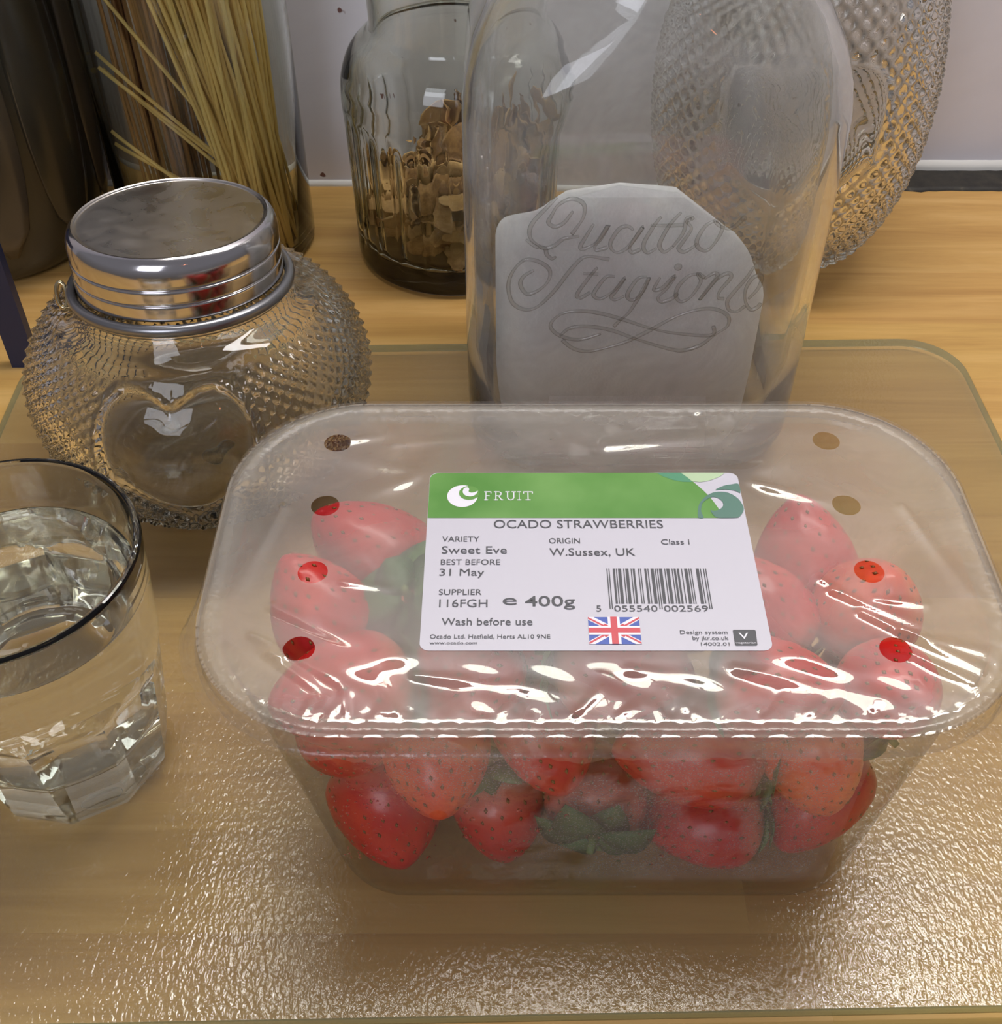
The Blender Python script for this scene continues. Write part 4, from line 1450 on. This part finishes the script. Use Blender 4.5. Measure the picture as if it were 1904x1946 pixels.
for k in range(115):
    u = rs.random()
    bx, by = inside(0.030 + rs.gauss(0, 0.006), rs.uniform(-0.034, 0.012))
    lean = rs.gauss(-0.024, 0.014)
    tx, ty = inside(bx * 1.0 + lean * 1.35, by + rs.uniform(-0.008, 0.016))
    put(YP[k % 5], (bx, by, 0.008), (tx, ty, 0.252), 'yellow spaghetti strand leaning in the main bundle of the tall glass jar', 'yellow spaghetti bundle')
for k in range(44):
    bx, by = inside(-0.020 + rs.gauss(0, 0.009), rs.uniform(0.004, 0.036))
    tx, ty = inside(bx - 0.006 + rs.uniform(-.006, .006), by + rs.uniform(-0.01, 0.01))
    put(BP[k % 3], (bx, by, 0.008), (tx, ty, 0.25), 'brown wholewheat spaghetti strand standing at the back of the tall glass jar', 'brown wholewheat spaghetti')
for (x0, y0, z0), (x1, y1, z1), lb in [
        ((0.030, -0.012, 0.010), (-0.0405, -0.012, 0.0565), 'lowest short yellow spaghetti piece leaning left in the glass jar'),
        ((0.022, -0.020, 0.010), (-0.0395, -0.014, 0.0640), 'second lowest short spaghetti piece leaning left in the glass jar'),
        ((0.030, 0.0, 0.010), (-0.0425, 0.004, 0.0860), 'third short spaghetti piece from the bottom leaning left'),
        ((0.030, 0.006, 0.012), (-0.0420, -0.002, 0.0895), 'fourth short spaghetti piece from the bottom leaning left'),
        ((0.032, 0.004, 0.010), (-0.0425, 0.0, 0.0955), 'uppermost of the short spaghetti ends against the jar wall'),
        ((0.010, -0.01, 0.060), (-0.0420, 0.0, 0.1350), 'thin yellow spaghetti piece crossing at the top of the picture')]:
    put(YP[0], (x0, y0, z0), (x1, y1, z1), lb, 'loose spaghetti ends leaning left')

# ------------------------------------------------------------------ dark vessel and stand at the left edge
DK = principled('dark_smoky_glaze', (0.035, 0.032, 0.022), 0.22, spec=0.6).m
DK2 = principled('brown_smoky_glaze', (0.075, 0.062, 0.045), 0.22, spec=0.6).m
dv = empty('dark_vase', (-0.251, 0.512, 0))
tag(dv, 'dark smoky vase with long raised petal lobes at the left edge, beside the spaghetti jar', 'vase')
v, f = rings([circle(r, z, 96) for r, z in smooth_profile([(0.030, 0.0), (0.040, 0.001), (0.048, 0.008), (0.055, 0.03), (0.058, 0.07), (0.058, 0.12), (0.054, 0.18), (0.046, 0.22), (0.042, 0.219), (0.050, 0.18), (0.054, 0.12), (0.052, 0.05), (0.03, 0.01)], 0.005)], True, True, True)
mesh('vase_body', v, f, DK, dv)
for k in range(10):
    a = R(-62 + 36 * k)
    rws = []
    for i in range(15):
        s = i / 14
        z = 0.020 + 0.175 * s
        wv = 0.0175 * max(0.03, math.sin(pi * min(1, max(0, s ** 0.75)))) ** 0.6
        base = 0.0545 + 0.0030 * math.sin(pi * s)
        rr = []
        for j in range(12):
            b = 2 * pi * j / 12
            off = wv * math.cos(b)
            rad = base + 0.0055 * math.sin(b) * (1 if math.sin(b) > 0 else 0.4) * (wv / 0.0175)
            aa = a + off / base
            rr.append((rad * math.cos(aa), rad * math.sin(aa), z))
        rws.append(rr)
    v, f = rings(rws, True, True, True)
    mesh('petal_lobe', v, f, DK2 if k % 2 == 0 else DK, dv)

NAVY = principled('navy_plastic', (0.010, 0.018, 0.060), 0.4).m
st_ = empty('tablet_stand', (-0.2055, 0.41, 0))
tag(st_, 'navy blue upright leg of a stand at the left edge, just behind the board corner', 'stand')
v, f = box(-0.0105, 0.0010, -0.0025, 0.0025, 0.0, 0.115, 0.0006)
lean = v
mesh('leg', lean, f, NAVY, st_, False)
v, f = box(-0.110, 0.0010, -0.0045, -0.0025, 0.080, 0.115, 0.0004)
mesh('cross_bar', v, f, NAVY, st_, False)
v, f = box(-0.110, -0.098, -0.0025, 0.0025, 0.0, 0.115, 0.0006)
mesh('leg', v, f, NAVY, st_, False)

# ------------------------------------------------------------------ big square jar with sugar
JX, JY, JH = 0.0505, 0.388, 0.0
BGX, BGY = 0.0635, 0.0555
kj = empty('storage_jar', (JX, JY, BZ))
tag(kj, 'large square clear storage jar with embossed script, holding white sugar behind the punnet', 'jar')
SQG = glass('storage_jar_glass', (0.965, 0.975, 0.965), 0.0, 1.46, None, 0.32, (0.80, 0.78, 0.78), 22, 0.36, 0.80)


def jar_row(z, hx, hy, r, seg=14):
    return rrect(0, 0, hx, hy, min(r, hx, hy) * 0.9999, z, seg, 3)


OUT = [(0.0, 0.056, 0.048, 0.022), (0.0010, 0.0600, 0.052, 0.024), (0.004, 0.0622, 0.0542, 0.026), (0.010, 0.0632, 0.0552, 0.026), (0.05, 0.0635, 0.0555, 0.026), (0.10, 0.0635, 0.0555, 0.026), (0.138, 0.0633, 0.0553, 0.027),
       (0.148, 0.0622, 0.0545, 0.030), (0.157, 0.0595, 0.0525, 0.034), (0.166, 0.0545, 0.0490, 0.040), (0.173, 0.0485, 0.0450, 0.042), (0.178, 0.0440, 0.0425, 0.0425), (0.183, 0.0420, 0.0420, 0.042), (0.200, 0.0420, 0.0420, 0.042)]
INN = [(0.2003, 0.0405, 0.0405, 0.0405), (0.200, 0.0390, 0.0390, 0.039), (0.183, 0.0388, 0.0388, 0.0388), (0.178, 0.0400, 0.0395, 0.0395), (0.171, 0.0460, 0.0430, 0.040), (0.163, 0.0520, 0.0468, 0.038), (0.153, 0.0570, 0.0502, 0.032), (0.138, 0.0595, 0.0518, 0.026),
       (0.10, 0.0598, 0.0520, 0.024), (0.05, 0.0598, 0.0520, 0.024), (0.012, 0.0595, 0.0517, 0.024), (0.0075, 0.0570, 0.0490, 0.024), (0.0060, 0.0520, 0.0440, 0.022), (0.0056, 0.03, 0.03, 0.02)]
v, f = rings([jar_row(*a) for a in OUT] + [jar_row(*a) for a in INN], True, True, True)
jb = mesh('jar_body', v, f, SQG, kj)
# embossed script on the front panel
SCRIPT = [
[(17.8, 126.2), (14.1, 121.9), (10.6, 117.6), (9.3, 114.2), (9.8, 111.1), (12.0, 109.0), (14.5, 107.6), (17.8, 108.8), (20.7, 111.3), (25.5, 112.1)],
[(23.2, 121.3), (20.5, 117.2), (17.6, 115.7), (15.4, 117.2), (16.4, 119.9), (18.2, 123.3), (21.6, 125.6), (24.6, 125.4), (26.8, 123.3), (26.7, 119.3), (25.0, 115.9), (23.2, 113.0)],
[(8.3, 110.8), (11.4, 108.3), (14.5, 107.6), (15.2, 105.2), (17.0, 103.6), (18.2, 104.5)],
[(30.1, 116.6), (27.9, 112.1), (26.3, 108.7), (26.7, 107.3), (28.5, 107.8), (31.0, 109.4), (32.8, 112.1), (34.9, 116.2), (32.8, 111.4), (31.1, 108.7), (31.4, 106.8), (33.4, 107.3), (35.1, 108.0)],
[(43.1, 114.5), (41.2, 115.9), (38.6, 114.9), (36.2, 110.4), (36.4, 107.6), (38.6, 106.0), (41.5, 107.6), (43.7, 110.8), (46.3, 115.7), (43.7, 110.8), (42.5, 107.6), (43.5, 106.0), (46.1, 107.3)],
[(51.8, 119.3), (49.7, 115.9), (47.2, 110.1), (47.2, 107.3), (48.8, 105.9), (51.4, 107.6)],
[(58.1, 120.9), (54.8, 116.2), (52.4, 110.1), (52.6, 107.6), (54.3, 106.2), (56.8, 108.3)],
[(48.8, 116.2), (54.2, 116.1), (59.2, 116.4)],
[(56.8, 108.3), (59.6, 113.5), (60.2, 118.6), (62.0, 118.8), (60.3, 117.6), (62.1, 114.9), (59.9, 110.1), (58.7, 107.6), (60.4, 106.2), (62.9, 107.6), (64.6, 109.4)],
[(69.2, 117.8), (66.5, 115.9), (64.4, 110.8), (65.4, 107.6), (68.2, 106.8), (70.3, 109.4), (72.1, 114.2), (71.7, 117.2), (69.5, 117.9), (71.3, 115.9), (74.4, 114.9), (76.6, 116.2), (78.5, 118.8)],
[(11.0, 99.1), (7.6, 96.6), (6.6, 93.3), (8.7, 89.7), (12.1, 90.7), (15.5, 94.0), (16.6, 98.0), (15.0, 100.9), (11.2, 103.0), (7.5, 102.9), (3.9, 98.4), (2.5, 92.9), (3.7, 86.5), (7.2, 83.5), (11.0, 83.5), (14.7, 86.5), (19.0, 92.2), (22.5, 98.0), (26.5, 103.4), (29.6, 104.5), (33.6, 103.8), (36.0, 103.4)],
[(32.3, 100.2), (29.4, 95.8), (26.0, 89.6), (27.3, 88.1), (30.3, 90.3)],
[(27.7, 97.8), (32.7, 97.7)],
[(38.4, 96.6), (35.6, 96.6), (32.7, 92.2), (31.6, 89.2), (34.2, 87.7), (38.4, 91.0), (41.8, 96.2), (39.1, 91.0), (37.7, 88.4), (39.3, 87.3), (42.0, 88.8)],
[(49.2, 96.6), (46.2, 95.8), (43.5, 90.7), (43.4, 88.1), (45.6, 87.3), (48.5, 90.7), (50.0, 96.2), (48.5, 91.8), (46.7, 87.3), (44.2, 82.0), (41.2, 78.5), (39.5, 76.2)],
[(53.7, 96.2), (52.0, 91.4), (55.0, 92.2), (58.6, 96.9), (56.3, 91.8), (53.8, 88.4), (55.0, 86.5), (58.3, 87.7), (60.3, 89.9)],
[(66.3, 97.7), (63.3, 96.9), (60.3, 92.9), (59.8, 88.8), (61.9, 86.5), (65.1, 88.8), (67.6, 94.7), (66.3, 97.7), (68.6, 96.2)],
[(68.7, 95.8), (71.8, 98.0), (72.9, 96.6), (70.2, 91.4), (68.1, 87.3), (70.2, 91.0), (73.0, 95.8), (76.4, 98.0), (77.6, 96.2), (74.6, 91.0), (74.4, 88.1), (76.3, 87.7)],
[(84.7, 100.5), (82.7, 95.8), (79.1, 89.9), (77.7, 86.5), (78.8, 83.1), (81.5, 82.4), (84.0, 84.7)],
[(84.8, 87.7), (87.6, 92.2), (87.8, 96.9), (85.1, 96.2), (83.3, 91.8), (83.8, 86.9), (86.1, 83.3), (88.5, 84.3), (89.2, 85.8)],
[(35.1, 73.0), (28.1, 70.6), (22.6, 71.4), (18.3, 74.2), (17.5, 77.7), (21.2, 81.6), (27.5, 82.7), (34.9, 81.6), (43.1, 78.9), (51.2, 75.8), (60.4, 73.4), (73.8, 72.4), (74.3, 76.2)],
[(20.9, 72.2), (24.0, 75.4), (29.8, 76.2), (37.9, 74.8), (47.0, 71.0), (49.1, 70.2), (59.2, 66.6), (64.8, 65.8), (70.8, 68.2), (75.1, 72.6), (79.1, 76.2), (78.9, 80.4), (75.0, 83.1), (70.5, 83.7), (64.3, 82.0), (58.3, 78.9), (52.9, 75.0), (48.6, 72.2), (43.8, 69.4), (37.5, 67.0), (31.0, 65.4), (25.7, 66.6), (21.7, 70.2)],
]
parts = []
yf = -BGY
for st in SCRIPT:
    pts = spl([np.array((a, b)) for a, b in st], 6, False)
    P3 = [(x * 0.001 - JX, yf + 0.0002, z * 0.001 - BZ) for x, z in pts]
    rad = [0.00045 + 0.00030 * abs(math.sin(i * 0.11)) for i in range(len(P3))]
    parts.append(tube(P3, rad, 8))
v, f = join(parts)
for x, z, r in ((78.5, 118.8, 0.0011), (59.3, 100.5, 0.0014), (85.8, 104.6, 0.0013)):
    rws = [[(x * .001 - JX + r * math.cos(a) * math.cos(2 * pi * j / 12), yf - r * 0.7 * math.sin(a), z * .001 - BZ + r * math.cos(a) * math.sin(2 * pi * j / 12)) for j in range(12)] for a in (-0.5, 0, 0.5, 1.0, 1.45)]
    v2, f2 = rings(rws, True, True, True)
    v, f = join([(v, f), (v2, f2)])
EMB = thin('embossed_glass', (0.93, 0.93, 0.92), 0.06, 0.08, 0, edge=(0.30, 0.29, 0.26))
tag(mesh('embossed_script', v, f, EMB, kj), 'raised looping script lettering with a flourish')
# sugar
nu = 40
rws = []
hxs, hys, rs_ = 0.0490, 0.0519, 0.0200


def sug_h(x, y):
    X_ = x + JX - 0.0035
    h = float(np.interp(X_, [-0.008, 0.0, 0.010, 0.018, 0.025, 0.050, 0.064, 0.069, 0.077, 0.084, 0.088, 0.100],
                        [0.105, 0.111, 0.1120, 0.1172, 0.1228, 0.1228, 0.119, 0.1105, 0.1052, 0.097, 0.087, 0.075]))
    h -= 0.075 * float(smooth01(-0.050, 0.05, y)) + 0.012 * float(smooth01(-0.050, -0.030, y))
    h += 0.0010 * mnoise.noise(Vector((x * 220, y * 220, 1.0)))
    return h


for z in (0.0062, 0.009, 0.0125):
    k = {0.0062: 0.90, 0.009: 0.965, 0.0125: 1.0}[z]
    rws.append([(x * k, y * k, z) for x, y, _ in jar_row(z, hxs, hys, rs_, 10)])
for s in np.linspace(0.1, 0.97, 8):
    rws.append([(x, y, 0.0125 + (sug_h(x, y) - 0.0125) * s) for x, y, _ in jar_row(0, hxs, hys, rs_, 10)])
for s in (1.0, 0.985, 0.95, 0.88, 0.8, 0.7, 0.6, 0.5, 0.4, 0.3, 0.2, 0.1, 0.01):
    rws.append([(x * s, y * s, sug_h(x * s, y * s)) for x, y, _ in jar_row(0, hxs, hys, rs_, 10)])
v, f = rings(rws, True, True, True)
t = NT('white_sugar')
p = t.n('BsdfPrincipled')
p.inputs['Base Color'].default_value = (0.95, 0.94, 0.96, 1)
p.inputs['Subsurface Weight'].default_value = 1.0
p.inputs['Subsurface Radius'].default_value = (0.02, 0.02, 0.02)
p.inputs['Subsurface Scale'].default_value = 1.0
p.inputs['Roughness'].default_value = 0.9
t.l(t.bump(t.noise(t.coord(), 900, 2), 0.35, 0.0006), p.inputs['Normal'])
so = mesh('sugar', v, f, t.fin(p.outputs[0]))
so.location = (JX - 0.0035, JY, BZ)
tag(so, 'heap of white sugar filling the lower part of the square jar', 'sugar', kind='stuff')
